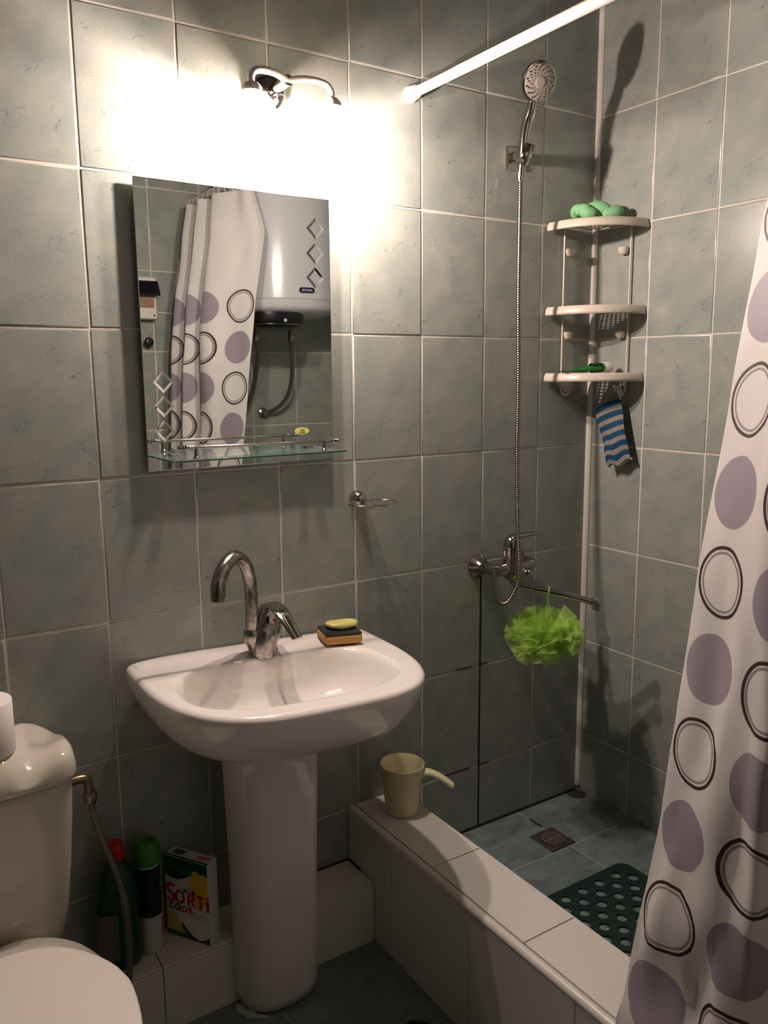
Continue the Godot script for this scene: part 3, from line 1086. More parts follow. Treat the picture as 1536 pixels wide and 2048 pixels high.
# ---------------------------------------------------------------- mirror
func mirror_and_shelf() -> void:
	var t := thing("wall_mirror", "frameless rectangular mirror with cut diamond facets, on the back wall above the basin", "mirror", Vector3(0.3175, 1.5125, 0.016))
	part("glass", rbox(Vector3(0.445, 0.588, 0.004), 0.0014), M.mirror, t)
	part("backing", rbox(Vector3(0.40, 0.54, 0.012), 0.002), M.dark_plastic, t, Vector3(0, 0, -0.0082))
	var gem := begin()
	gem.set_smooth_group(-1)
	var o := []
	var q := []
	for k in 4:
		var a := PI / 2 * k
		o.append(Vector3(0.0222 * cos(a), 0.0232 * sin(a), 0.0009))
		q.append(Vector3(0.0150 * cos(a), 0.0157 * sin(a), 0.0003))
	for k in 4:
		var m := (k + 1) % 4
		quad(gem, o[k], q[k], q[m], o[m])
	quad(gem, q[0], q[3], q[2], q[1])
	var gm := done(gem)
	for e in [Vector2(0.503, 1.740), Vector2(0.501, 1.686), Vector2(0.500, 1.633), Vector2(0.136, 1.403), Vector2(0.135, 1.353), Vector2(0.134, 1.302)]:
		part("diamond_facet", gm, M.mirror, t, Vector3(e.x - 0.3175, e.y - 1.5125, 0.0021))

	var s := thing("glass_shelf", "narrow clear glass shelf with a thin chrome guard rail, across the foot of the mirror", "shelf", Vector3(0.311, 1.247, 0.0195))
	var wd := 0.398
	part("glass_plate", rbox(Vector3(wd, 0.0045, 0.112), 0.0012), M.glass, s, Vector3(0, 0, 0.057))
	part("glass_edge", slab([[Vector3(-wd / 2 + 0.002, -0.0016, 0.1128), Vector3(wd / 2 - 0.002, 0.0016, 0.1138)], [Vector3(-wd / 2 - 0.001, -0.0014, 0.003), Vector3(-wd / 2 - 0.0002, 0.0014, 0.112)]]), M.glass_edge, s)
	var zr := 0.100
	var yr := 0.026
	part("rail", tube([Vector3(-0.168, yr, zr), Vector3(0.170, yr - 0.003, zr)], 0.0032, 14), M.chrome, s)
	for e in [-1.0, 1.0]:
		part("finial", lathe([Vector2(0, -0.014), Vector2(0.004, -0.013), Vector2(0.0052, -0.009), Vector2(0.0036, -0.006), Vector2(0.0055, -0.003), Vector2(0.0036, 0.0), Vector2(0.0055, 0.004), Vector2(0.0045, 0.010), Vector2(0.0045, 0.026), Vector2(0, 0.027)], 16), M.chrome, s, Vector3(0.172 * e, yr - 0.0015 * (e + 1), zr), Vector3(0, 0, PI / 2 * (-1 if e < 0 else 1)))
		part("post", lathe([Vector2(0, 0.0), Vector2(0.0065, 0.0), Vector2(0.007, 0.003), Vector2(0.0042, 0.006), Vector2(0.0040, 0.020), Vector2(0.0050, 0.024), Vector2(0, 0.024)], 16), M.chrome, s, Vector3(0.148 * e, 0.0022, zr))
		part("wall_clamp", rbox(Vector3(0.018, 0.012, 0.012), 0.002), M.chrome, s, Vector3(0.16 * e, 0.0, 0.0065))

	var k := thing("mirror_sticker", "small yellow oval sticker with dark script, low on the right of the mirror", "sticker", Vector3(0.457, 1.288, 0.0184))
	var oval := PackedVector2Array()
	for i in 28:
		oval.append(Vector2(0.0185 * cos(TAU * i / 28), -0.0082 * sin(TAU * i / 28)))
	part("paper", slice_shape(oval, 0.0, 0.0006), M.yellow, k, Vector3.ZERO, Vector3(PI / 2, 0, 0))
	for e in [[0.001, 0.0026, 0.010], [0.0, -0.0032, 0.018]]:
		var wr := []
		for i in 15:
			var f := float(i) / 14 - 0.5
			wr.append(Vector3(e[0] + e[2] * f, e[1] + 0.0011 * sin(i * 2.2), 0.0008))
		part("script", tube(wr, 0.0005, 5), M.print_dark, k)


# ---------------------------------------------------------------- heater and what the mirror shows
func water_heater() -> void:
	var t := thing("water_heater", "white cylindrical water heater on the opposite wall, seen in the mirror", "water heater", Vector3(1.02, 1.62, 1.262))
	var R := 0.225
	part("tank", lathe([Vector2(R - 0.004, 0.066), Vector2(R, 0.070), Vector2(R, 0.70), Vector2(R - 0.004, 0.704)], 72), M.enamel, t)
	part("bottom_cap", lathe([Vector2(0, 0.0), Vector2(0.10, 0.004), Vector2(0.17, 0.014), Vector2(0.205, 0.026), Vector2(0.219, 0.036), Vector2(R - 0.002, 0.046), Vector2(R, 0.064), Vector2(R - 0.004, 0.0665)], 72), M.enamel, t)
	part("top_cap", lathe([Vector2(R - 0.004, 0.704), Vector2(R, 0.708), Vector2(R - 0.01, 0.735), Vector2(0.17, 0.755), Vector2(0, 0.765)], 72), M.enamel, t)
	# dark control panel under the front
	var panel := []
	for e in [[1.0, 0.022], [1.0, -0.004], [0.95, -0.018], [0.82, -0.030], [0.5, -0.038], [0.02, -0.040]]:
		panel.append(super_ring(-0.075, -0.120, 0.104 * e[0], 0.08 * e[0], e[1], 2.2, 48))
	var sp := begin()
	add_skin(sp, panel, true)
	part("control_panel", done(sp), M.dark_plastic, t)
	var rim := super_ring(-0.075, -0.120, 0.098, 0.075, -0.021, 2.2, 49)
	rim.append(rim[0])
	part("panel_trim", tube(rim, 0.0022, 8, false), M.chrome, t)
	part("knob", lathe([Vector2(0, 0), Vector2(0.006, 0), Vector2(0.006, 0.004), Vector2(0, 0.005)], 14), M.print_pale, t, Vector3(-0.078, -0.008, -0.1995), Vector3(-1.8, 0, 0))
	for s in [-0.09, 0.06]:
		part("pipe_stub", tube([Vector3(s, 0.01, 0.03), Vector3(s, -0.05, 0.03)], 0.011, 14), M.brass, t)
	part("wall_bracket", slab([[Vector3(-0.14, 0.50, 0.20), Vector3(0.14, 0.55, 0.2565)]]), M.steel, t)
	# badge
	var a0 := deg_to_rad(-90 + 0.0)
	var at := Vector3(R * cos(a0) + 0.0, 0.098, R * sin(a0))
	var b := part("badge", slice_shape(rounded_rect(0.062, 0.020, 0.0095), -0.004, 0.0016), M.badge, t, at, Vector3(-PI / 2, 0, 0))
	letters("ARISTON", 0.0072, M.print_pale, b, Vector3(0, 0.0018, 0.0), Vector3(-PI / 2, 0, PI), true)

	# hoses to the wall
	var h := [
		["left", [Vector3(0.93, 1.569, 1.292), Vector3(0.945, 1.50, 1.31), Vector3(0.955, 1.42, 1.36), Vector3(0.955, 1.34, 1.41), Vector3(0.94, 1.275, 1.455), Vector3(0.935, 1.25, 1.50), Vector3(0.935, 1.248, 1.519)]],
		["right", [Vector3(1.08, 1.569, 1.292), Vector3(1.09, 1.50, 1.31), Vector3(1.115, 1.42, 1.36), Vector3(1.12, 1.34, 1.41), Vector3(1.095, 1.285, 1.455), Vector3(1.06, 1.262, 1.50), Vector3(1.055, 1.26, 1.519)]]]
	for e in h:
		var o := thing("heater_hose", "dark braided hose under the water heater, the %s one of two in the mirror" % e[0], "hose", e[1][0], Vector3.ZERO, "hoses under the water heater")
		var pts := []
		for p in e[1]:
			pts.append(p - e[1][0])
		part("hose", tube(smooth_path(pts, 8), 0.0085, 12), M.braid, o)
		part("nut", lathe([Vector2(0, 0), Vector2(0.014, 0), Vector2(0.014, 0.022), Vector2(0, 0.022)], 6), M.steel, o, Vector3(0, -0.022, 0))
		part("wall_valve", lathe([Vector2(0, 0), Vector2(0.024, 0.0), Vector2(0.022, 0.006), Vector2(0.013, 0.010), Vector2(0.013, 0.032), Vector2(0, 0.034)], 20), M.steel, o, pts[-1] + Vector3(0, 0, 0.001), Vector3(-PI / 2, 0, 0))

	# breaker box and its cable
	var k := thing("breaker_box", "white electric breaker box with a dark hinged flap, seen at the mirror's left edge", "breaker box", Vector3(0.545, 1.71, ZF))
	part("case", rbox(Vector3(0.125, 0.155, 0.055), 0.006), M.white_plastic, k, Vector3(0, -0.004, -0.0275))
	part("flap", rbox(Vector3(0.118, 0.060, 0.010), 0.003), M.dark_plastic, k, Vector3(0.006, 0.030, -0.080), Vector3(0.5, 0, 0))
	part("breaker", rbox(Vector3(0.10, 0.045, 0.012), 0.003), M.card, k, Vector3(0, -0.016, -0.057))
	part("screw", lathe([Vector2(0, 0.002), Vector2(0.003, 0.0015), Vector2(0.004, 0)], 12), M.print_dark, k, Vector3(0.05, -0.068, -0.055), Vector3(-PI / 2, 0, 0))
	var c := MeshInstance3D.new()
	c.name = numbered("power_cable")
	c.mesh = tube(smooth_path([Vector3(-0.105, 0.003, 0), Vector3(-0.03, 0.0, 0), Vector3(0.05, 0.004, 0), Vector3(0.14, -0.002, 0), Vector3(0.30, 0.0, 0)], 5), 0.0032, 8)
	c.material_override = M.white_plastic
	c.position = Vector3(0.72, 1.655, ZF - 0.0035)
	add_child(c, true)
	tag(c, "thin white cable running from the breaker box along the wall in the mirror", "cable")
	var kn := thing("wall_hook", "small dark round wall hook below the breaker box, seen in the mirror", "hook", Vector3(0.575, 1.545, ZF))
	part("stem", tube([Vector3(0, 0, 0), Vector3(0, 0, -0.03)], 0.007, 12), M.dark_plastic, kn)
	part("knob", lathe([Vector2(0, 0.0), Vector2(0.014, 0.002), Vector2(0.018, 0.009), Vector2(0.013, 0.016), Vector2(0, 0.018)], 20), M.dark_plastic, kn, Vector3(0, 0, -0.028), Vector3(-PI / 2, 0, 0))


# ---------------------------------------------------------------- shower
func shower_set() -> void:
	# wall bracket
	var b := thing("shower_bracket", "chrome wall bracket holding the hand shower", "bracket", Vector3(1.097, 1.968, 0.0))
	part("back_plate", rbox(Vector3(0.040, 0.058, 0.010), 0.003), M.chrome, b, Vector3(0, 0, 0.005))
	part("arm", rbox(Vector3(0.020, 0.024, 0.040), 0.004), M.chrome, b, Vector3(0.0, 0.0, 0.025))
	var cup := begin()
	var cr := []
	for e in [[0.0135, -0.026], [0.0165, -0.026], [0.0185, 0.026], [0.0155, 0.026], [0.0135, -0.026]]:
		var ring := []
		for i in 20:
			var a := -deg_to_rad(-250.0 + 320.0 * i / 19)
			ring.append(Vector3(e[0] * cos(a), e[1], e[0] * sin(a)))
		cr.append(ring)
	add_skin(cup, cr, false)
	part("cradle", done(cup), M.chrome, b, Vector3(0.0, -0.002, 0.054), Vector3(0.22, 0, -0.12))

	# hand shower
	var hs := thing("hand_shower", "chrome hand shower with a round pale spray plate, resting in its wall bracket", "shower head", Vector3(1.095, 1.93, 0.049))
	var nrm := Vector3(-0.20, -0.40, 0.89).normalized()
	var sx := Vector3.UP.cross(nrm).normalized()
	var face := Basis(sx, nrm, sx.cross(nrm))
	var centre := Vector3(-0.012, 0.193, 0.062)
	var hp := smooth_path([Vector3(-0.003, -0.014, -0.003), Vector3(-0.004, 0.03, 0.003), Vector3(-0.006, 0.075, 0.010), Vector3(-0.006, 0.112, 0.020), Vector3(-0.006, 0.140, 0.034), centre + face.z * 0.034 - nrm * 0.008, centre + face.z * 0.018 - nrm * 0.012], 6)
	var hr := []
	for i in hp.size():
		var f := float(i) / (hp.size() - 1)
		hr.append(0.0105 + 0.0030 * sin(f * PI))
	part("handle", tube(hp, hr, 18), M.chrome, hs)
	part("head", lathe([Vector2(0, -0.026), Vector2(0.018, -0.025), Vector2(0.034, -0.017), Vector2(0.045, -0.006), Vector2(0.0475, 0.002), Vector2(0.046, 0.007), Vector2(0.041, 0.0085), Vector2(0, 0.0085)], 44), M.chrome, hs, centre, face.get_euler())
	var plate := part("spray_plate", lathe([Vector2(0, 0.0), Vector2(0.040, 0.0), Vector2(0.041, 0.0008), Vector2(0.039, 0.0024), Vector2(0.013, 0.003), Vector2(0.012, 0.0055), Vector2(0, 0.006)], 40), M.face_plate, hs, centre + nrm * 0.0084, face.get_euler())
	for arm in 14:
		for k in 5:
			var r := 0.0165 + 0.0052 * k
			var a := TAU * arm / 14 + 0.14 * k
			var noz := MeshInstance3D.new()
			part("nozzle", nozzle_mesh(), M.nozzle, plate, Vector3(r * cos(a), 0.0024, r * sin(a))).scale = Vector3.ONE * (0.72 + 0.13 * k)
			noz.free()

	# hose
	var sh := thing("shower_hose", "ribbed chrome shower hose hanging from the hand shower down to the mixer", "hose", Vector3(1.10, 1.92, 0.045))
	var w := [Vector3(1.092, 1.918, 0.045), Vector3(1.089, 1.86, 0.048), Vector3(1.083, 1.62, 0.055), Vector3(1.080, 1.40, 0.064), Vector3(1.066, 1.18, 0.080), Vector3(1.046, 0.99, 0.112), Vector3(1.036, 0.915, 0.130), Vector3(1.026, 0.865, 0.135), Vector3(1.002, 0.818, 0.126), Vector3(0.985, 0.815, 0.112), Vector3(0.976, 0.838, 0.104), Vector3(0.972, 0.875, 0.102), Vector3(0.976, 0.905, 0.102)]
	for i in w.size():
		w[i] -= Vector3(1.10, 1.92, 0.045)
	var hpts := even(smooth_path(w, 34), 0.0021)
	var rr := []
	for i in hpts.size():
		rr.append([0.0052, 0.0066, 0.0066][i % 3])
	part("ribbed_hose", tube(hpts, rr, 12), M.steel, sh)
	part("upper_nut", lathe([Vector2(0, -0.008), Vector2(0.009, -0.008), Vector2(0.0115, 0.014), Vector2(0, 0.014)], 16), M.chrome, sh, Vector3(-0.008, -0.010, 0.0))

	# mixer
	var m := thing("shower_mixer", "dull chrome wall mixer with a lever on top and a long bath spout", "shower mixer", Vector3(1.0, 0.892, 0.0))
	for s in [[0.0, 0.0], [0.135, 0.004]]:
		part("wall_flange", lathe([Vector2(0, 0.032), Vector2(0.014, 0.032), Vector2(0.016, 0.022), Vector2(0.028, 0.010), Vector2(0.034, 0.003), Vector2(0.034, 0.0), Vector2(0, 0)], 28), M.chrome_worn, m, Vector3(s[0], s[1], 0.0), Vector3(PI / 2, 0, 0))
	# left inlet elbow, cross body
	part("inlet", tube(smooth_path([Vector3(0.0, 0, 0.022), Vector3(0.002, 0.001, 0.060), Vector3(0.010, 0.002, 0.078), Vector3(0.045, 0.004, 0.082), Vector3(0.075, 0.004, 0.082)], 6), 0.0155, 18), M.chrome_worn, m)
	part("inlet", tube(smooth_path([Vector3(0.135, 0.004, 0.022), Vector3(0.134, 0.004, 0.060), Vector3(0.126, 0.004, 0.078), Vector3(0.10, 0.004, 0.082), Vector3(0.07, 0.004, 0.082)], 6), 0.0150, 18), M.chrome_worn, m)
	part("body", lathe([Vector2(0, -0.030), Vector2(0.014, -0.030), Vector2(0.022, -0.022), Vector2(0.0235, -0.006), Vector2(0.0235, 0.055), Vector2(0, 0.057)], 28), M.chrome_worn, m, Vector3(0.052, 0.002, 0.082))
	part("cap", lathe([Vector2(0, 0.0), Vector2(0.0245, 0.0), Vector2(0.0245, 0.006), Vector2(0.023, 0.020), Vector2(0.017, 0.031), Vector2(0.008, 0.036), Vector2(0, 0.037)], 28), M.chrome, m, Vector3(0.052, 0.058, 0.082))
	var lp := smooth_path([Vector3(0.048, 0.085, 0.082), Vector3(0.066, 0.090, 0.088), Vector3(0.088, 0.093, 0.096), Vector3(0.116, 0.096, 0.106)], 6)
	var lw := []
	for i in lp.size():
		lw.append(lerpf(0.019, 0.0085, float(i) / lp.size()))
	part("lever", tube(lp, lw, 14, true, Vector2(1.0, 0.55)), M.chrome, m)
	part("diverter", lathe([Vector2(0, 0), Vector2(0.010, 0), Vector2(0.011, 0.010), Vector2(0.0075, 0.014), Vector2(0.0095, 0.030), Vector2(0.008, 0.034), Vector2(0, 0.035)], 18), M.chrome, m, Vector3(0.062, -0.004, 0.104), Vector3(PI / 2, 0.45, 0))
	part("hose_outlet", tube([Vector3(-0.022, 0.018, 0.102), Vector3(-0.024, 0.0, 0.102), Vector3(0.02, -0.004, 0.092)], 0.0085, 12), M.chrome_worn, m)
	var sp := [Vector3(0.052, -0.026, 0.084), Vector3(0.056, -0.040, 0.090), Vector3(0.066, -0.044, 0.105), Vector3(0.12, -0.057, 0.165), Vector3(0.178, -0.072, 0.228), Vector3(0.198, -0.078, 0.250)]
	part("bath_spout", tube(smooth_path(sp, 6), 0.0092, 16), M.chrome, m)
	part("spout_tip", tube(smooth_path([Vector3(0.190, -0.076, 0.242), Vector3(0.199, -0.080, 0.252), Vector3(0.200, -0.098, 0.253)], 4), 0.0108, 16), M.chrome_worn, m)

	# bath puff hung on the spout
	var pf := thing("bath_puff", "lime green mesh bath puff hanging from the bath spout", "bath puff", Vector3(1.115, 0.835, 0.163))
	part("cord", tube(smooth_path([Vector3(0.0, -0.075, 0.0), Vector3(-0.008, -0.03, 0.004), Vector3(-0.012, 0.005, 0.010), Vector3(-0.003, 0.014, 0.003), Vector3(0.008, 0.006, -0.010), Vector3(0.006, -0.03, -0.006), Vector3(0.002, -0.075, 0.0)], 6), 0.0022, 7), M.puff_cord, pf)
	var st := begin()
	var c0 := Vector3(-0.012, -0.118, 0.0)
	var pr := RandomNumberGenerator.new()
	pr.seed = 5
	for f in 62:
		# a ruffled ribbon: a fan round a direction, with a waving outer edge
		var d := Vector3(pr.randf_range(-1, 1), pr.randf_range(-0.85, 0.75), pr.randf_range(-1, 1)).normalized()
		var u := d.cross(Vector3(pr.randf_range(-1, 1), pr.randf_range(-1, 1), pr.randf_range(-1, 1))).normalized()
		var v := d.cross(u)
		var reach := pr.randf_range(0.066, 0.098)
		var rows := []
		for i in 5:
			var rad := float(i) / 4
			var row := []
			for k in 22:
				var a := (float(k) / 21 - 0.5) * 1.5
				var wave := sin(k * 1.0 + f) * 0.018 * rad * rad + sin(k * 0.6 + f * 2.0) * 0.012 * rad
				var dd := (d * cos(a) + u * sin(a)).normalized()
				var p: Vector3 = c0 + dd * (0.016 + reach * rad * (0.86 + 0.14 * cos(a * 3.0))) + v * (wave + 0.016 * rad * sin(f * 1.7))
				p.x = c0.x + (p.x - c0.x) * 1.06
				p.y = c0.y + (p.y - c0.y) * 0.80
				p.z = c0.z + (p.z - c0.z) * 0.9
				row.append(p)
			rows.append(row)
		add_skin(st, rows, false, [], f + 1)
	part("ruffles", done(st), M.puff, pf)

	# floor drain and rubber mat
	var dr := thing("floor_drain", "small rusty square floor drain with a round slotted grate in the shower floor", "drain", Vector3(1.142, 0.1095, 0.172))
	part("plate", rbox(Vector3(0.088, 0.004, 0.092), 0.001), M.rust, dr, Vector3(0, 0.0012, 0))
	part("rim", lathe([Vector2(0.035, 0.003), Vector2(0.036, 0.0055), Vector2(0.039, 0.006), Vector2(0.041, 0.003)], 36), M.rust, dr)
	part("well", lathe([Vector2(0.0, 0.0034), Vector2(0.035, 0.0034)], 36), M.black, dr)
	for k in 7:
		var x := -0.027 + 0.009 * k
		var l := 2.0 * sqrt(0.035 * 0.035 - x * x)
		part("grate_bar", rbox(Vector3(0.0046, 0.003, l), 0.0008), M.grate, dr, Vector3(x, 0.0048, 0), Vector3.ZERO)
	part("grate_bar", rbox(Vector3(0.066, 0.0026, 0.006), 0.0008), M.grate, dr, Vector3(0, 0.0047, 0.002))

	shower_mat()


var nozzle_shared: ArrayMesh
func nozzle_mesh() -> ArrayMesh:
	if nozzle_shared == null:
		nozzle_shared = lathe([Vector2(0, 0.0016), Vector2(0.0012, 0.0014), Vector2(0.0018, 0.0)], 8)
	return nozzle_shared

func shower_mat() -> void:
	var x0 := 0.765
	var x1 := 1.221
	var z0 := 0.357
	var z1 := 1.06
	var o := MeshInstance3D.new()
	var st := begin()
	var top := 0.0045
	var r := 0.0135
	var half := 0.0303
	var outline := rounded_rect(x1 - x0, z1 - z0, 0.030, 6)
	var shifted := PackedVector2Array()
	var mid := Vector2((x0 + x1) / 2, (z0 + z1) / 2)
	for p in outline:
		shifted.append(p + mid)
	# lattice cells are diamonds round each hole
	var n := 16
	for a in range(-6, 22):
		for b in range(-14, 22):
			var c := Vector2(0.973, 0.391) + Vector2(0.0303, 0.0316) * a + Vector2(-0.0303, 0.0316) * b
			if c.x < x0 - 0.04 or c.x > x1 + 0.04 or c.y < z0 - 0.04 or c.y > z1 + 0.04:
				continue
			var cell := PackedVector2Array([c + Vector2(half, 0), c + Vector2(0, 0.0316), c - Vector2(half, 0), c - Vector2(0, 0.0316)])
			var whole := c.x > x0 + 0.030 and c.x < x1 - 0.030 and c.y > z0 + 0.030 and c.y < z1 - 0.030
			if whole:
				var ro := []
				var ri := []
				var rl := []
				for k in n:
					var t := TAU * k / n
					var dv := Vector2(cos(t), sin(t))
					var s := 1.0 / (absf(dv.x) / half + absf(dv.y) / 0.0316)
					ro.append(Vector3(c.x + dv.x * s, top, c.y + dv.y * s))
					ri.append(Vector3(c.x + dv.x * r, top, c.y + dv.y * r))
					rl.append(Vector3(c.x + dv.x * r, 0.0, c.y + dv.y * r))
				add_skin(st, [ri, ro], true, [], 1)
				add_skin(st, [rl, ri], true, [], 2)
			else:
				for piece in Geometry2D.intersect_polygons(cell, shifted):
					var idx := Geometry2D.triangulate_polygon(piece)
					for k in range(0, idx.size(), 3):
						var t := [piece[idx[k]], piece[idx[k + 1]], piece[idx[k + 2]]]
						if (t[1] - t[0]).cross(t[2] - t[0]) < 0:
							t.reverse()
						st.set_smooth_group(1)
						for p in t:
							st.add_vertex(Vector3(p.x, top, p.y))
	var lo := []
	var hi := []
	for p in shifted:
		lo.append(Vector3(p.x, 0.0, p.y))
		hi.append(Vector3(p.x, top, p.y))
	add_skin(st, [hi, lo], true, [], 3)
	o.mesh = done(st)
	o.material_override = M.mat_rubber
	o.name = numbered("shower_mat")
	o.position = Vector3(0, 0.1098, 0)
	add_child(o, true)
	tag(o, "dark green rubber shower mat full of round holes on the shower floor", "mat")


# ---------------------------------------------------------------- corner shelf
func corner_shelf() -> void:
	var t := thing("corner_shelf", "three-tier beige plastic corner shelf between the two shower walls", "shelf", Vector3(XR - 0.001, 1.35, 0.001))
	# local axes: -x along the back wall, +z along the side wall
	var levels := [1.815, 1.590, 1.410]
	var R := 0.184
	var quarter := PackedVector2Array()
	quarter.append(Vector2(-0.016, 0.016))
	quarter.append(Vector2(-R, 0.004))
	for k in 17:
		var a := PI / 2 * k / 16
		quarter.append(Vector2(-R * pow(cos(a), 0.86) if k < 16 else -0.004, R * pow(sin(a), 0.86) if k > 0 else 0.010))
	for y in levels:
		var st := begin()
		var pitch := 0.0152
		var thick := 0.0016
		for i in range(0, 13):
			for j in range(0, 13):
				var c := Vector2(-0.012 - pitch * (i + 0.5), 0.012 + pitch * (j + 0.5))
				var cell := PackedVector2Array([c + Vector2(-pitch, -pitch) / 2, c + Vector2(pitch, -pitch) / 2, c + Vector2(pitch, pitch) / 2, c + Vector2(-pitch, pitch) / 2])
				if i > 0 and j > 0 and Vector2(c.x, c.y).length() < R - 0.040:
					var hx := 0.0051
					var hz := 0.0048
					var h0 := [Vector3(c.x - pitch / 2, 0, c.y - pitch / 2), Vector3(c.x + pitch / 2, 0, c.y - pitch / 2), Vector3(c.x + pitch / 2, 0, c.y + pitch / 2), Vector3(c.x - pitch / 2, 0, c.y + pitch / 2)]
					var h1 := [Vector3(c.x - hx, 0, c.y - hz), Vector3(c.x + hx, 0, c.y - hz), Vector3(c.x + hx, 0, c.y + hz), Vector3(c.x - hx, 0, c.y + hz)]
					st.set_smooth_group(-1)
					for k in 4:
						var m := (k + 1) % 4
						var up := Vector3(0, thick, 0)
						quad(st, h0[k] + up, h0[m] + up, h1[m] + up, h1[k] + up)
						quad(st, h1[k], h1[m], h0[m], h0[k])
						quad(st, h1[k] + up, h1[m] + up, h1[m], h1[k])
				else:
					for piece in Geometry2D.intersect_polygons(cell, quarter):
						var idx := Geometry2D.triangulate_polygon(piece)
						st.set_smooth_group(-1)
						for k in range(0, idx.size(), 3):
							var q := [piece[idx[k]], piece[idx[k + 1]], piece[idx[k + 2]]]
							if (q[1] - q[0]).cross(q[2] - q[0]) < 0:
								q.reverse()
							for p in q:
								st.add_vertex(Vector3(p.x, thick, p.y))
							q.reverse()
							for p in q:
								st.add_vertex(Vector3(p.x, 0, p.y))
		# rounded lip round the front
		var lip := []
		for e in [[0.0, 0.004], [0.003, 0.0055], [0.006, 0.004], [0.0095, -0.003], [0.0115, -0.011], [0.012, -0.018], [0.0095, -0.018], [0.0065, -0.007], [0.0, 0.0]]:
			var row := []
			for k in 29:
				var a := PI / 2 * k / 28
				var rr: float = R - 0.004 + e[0]
				row.append(Vector3(-rr * pow(cos(a), 0.86) if k < 28 else -0.003, e[1], rr * pow(sin(a), 0.86) if k > 0 else 0.003))
			lip.append(row)
		add_skin(st, lip, false, [], 3)
		part("shelf_tray", done(st), M.shelf, t, Vector3(0, y - 1.35, 0))
	for e in [Vector3(-0.130, 0, 0.009), Vector3(-0.009, 0, 0.138)]:
		part("post", tube([e + Vector3(0, 0.03, 0), e + Vector3(0, 0.462, 0)], 0.0025, 10), M.shelf, t)
	# hooks at the post feet and the wall clips
	part("foot_hook", tube(smooth_path([Vector3(-0.130, 0.034, 0.009), Vector3(-0.130, 0.016, 0.010), Vector3(-0.124, 0.006, 0.016), Vector3(-0.114, 0.006, 0.020), Vector3(-0.110, 0.016, 0.022)], 5), 0.0036, 9), M.shelf, t)
	part("foot_hook", tube(smooth_path([Vector3(-0.009, 0.034, 0.138), Vector3(-0.012, 0.016, 0.138), Vector3(-0.026, 0.002, 0.138), Vector3(-0.034, 0.006, 0.138), Vector3(-0.036, 0.018, 0.138)], 5), 0.0036, 9), M.shelf, t)
	var clip := begin()
	add_lathe(clip, [Vector2(0, -0.009), Vector2(0.009, -0.009), Vector2(0.014, -0.002), Vector2(0.015, 0.009), Vector2(0, 0.009)], 18)
	var cm := done(clip)
	for y in [1.745, 1.52, 1.37]:
		part("clip", cm, M.shelf, t, Vector3(-0.112, y - 1.35, 0.012))
		part("clip", cm, M.shelf, t, Vector3(-0.012, y - 1.35, 0.115))

	# green knotted washing sponge on the top tray
	var g := MeshInstance3D.new()
	g.name = numbered("knotted_sponge")
	var knot := begin()
	for e in [
		[0.0155, [Vector3(-0.062, 0.014, -0.012), Vector3(-0.060, 0.030, -0.004), Vector3(-0.050, 0.032, 0.008), Vector3(-0.046, 0.016, 0.012)]],
		[0.0185, [Vector3(-0.050, 0.032, 0.016), Vector3(-0.036, 0.028, 0.022), Vector3(-0.020, 0.016, 0.024), Vector3(-0.006, 0.013, 0.020)]],
		[0.0195, [Vector3(-0.036, 0.024, -0.006), Vector3(-0.014, 0.034, 0.000), Vector3(0.010, 0.032, 0.004), Vector3(0.034, 0.020, 0.004)]],
		[0.0185, [Vector3(0.010, 0.016, 0.010), Vector3(0.034, 0.020, 0.004), Vector3(0.050, 0.022, -0.004), Vector3(0.060, 0.016, -0.010)]],
		[0.0160, [Vector3(-0.030, 0.014, -0.010), Vector3(0.0, 0.014, -0.022), Vector3(0.030, 0.016, -0.020), Vector3(0.052, 0.018, -0.012)]]]:
		var path := smooth_path(e[1], 7)
		var rad := []
		for i in path.size():
			rad.append(maxf(0.0012, e[0] * pow(sin(PI * clampf(0.10 + 0.80 * float(i) / (path.size() - 1), 0.0, 1.0)), 0.55)))
		rad[0] = 0.002
		rad[1] *= 0.80
		rad[-1] = 0.002
		rad[-2] *= 0.80
		for p in path.size():
			path[p].y = maxf(path[p].y, rad[p] + 0.001)
		add_tube(knot, path, rad, 18, true)
	g.mesh = done(knot)
	g.material_override = M.knot
	g.position = Vector3(1.330, 1.8180, 0.092)
	g.rotation.y = deg_to_rad(-50)
	add_child(g, true)
	tag(g, "pale green knotted bath sponge on the top tray of the corner shelf", "sponge")

	# tube on the lowest tray
	var tb := thing("cream_tube", "green squeezed tube with a white cap on the lowest tray of the corner shelf", "tube", Vector3(1.318, 1.4155, 0.088), Vector3(0, deg_to_rad(-18), 0))
	var rows := []
	for i in 15:
		var f := float(i) / 14
		var x := lerpf(-0.082, 0.042, f)
		var ry := lerpf(0.0012, 0.0125, pow(f, 1.1))
		var rz := lerpf(0.021, 0.0150, f)
		var row := []
		for k in 24:
			var a := TAU * k / 24
			row.append(Vector3(x, lerpf(0.003, 0.0135, f) + ry * sin(a) + 0.001, rz * cos(a)))
		rows.append(row)
	var sk := begin()
	add_skin(sk, rows, true)
	part("tube_body", done(sk), M.tube_green, tb)
	part("print_band", tube([Vector3(0.006, 0.0128, 0), Vector3(0.036, 0.0142, 0)], 0.0152, 20, false, Vector2(1.02, 0.86)), M.tube_dark, tb)
	part("cap", lathe([Vector2(0, 0), Vector2(0.0135, 0), Vector2(0.0142, 0.002), Vector2(0.0150, 0.024), Vector2(0.0138, 0.0265), Vector2(0, 0.0265)], 28), M.white_plastic, tb, Vector3(0.042, 0.0155, 0), Vector3(0, 0, -PI / 2))

	# striped mitt hung from the shelf foot
	var mt := thing("bath_mitt", "blue and grey striped knitted bath mitt hanging below the corner shelf", "mitt", Vector3(1.386, 1.345, 0.143))
	var front := []
	var uvs := []
	var nU := 12
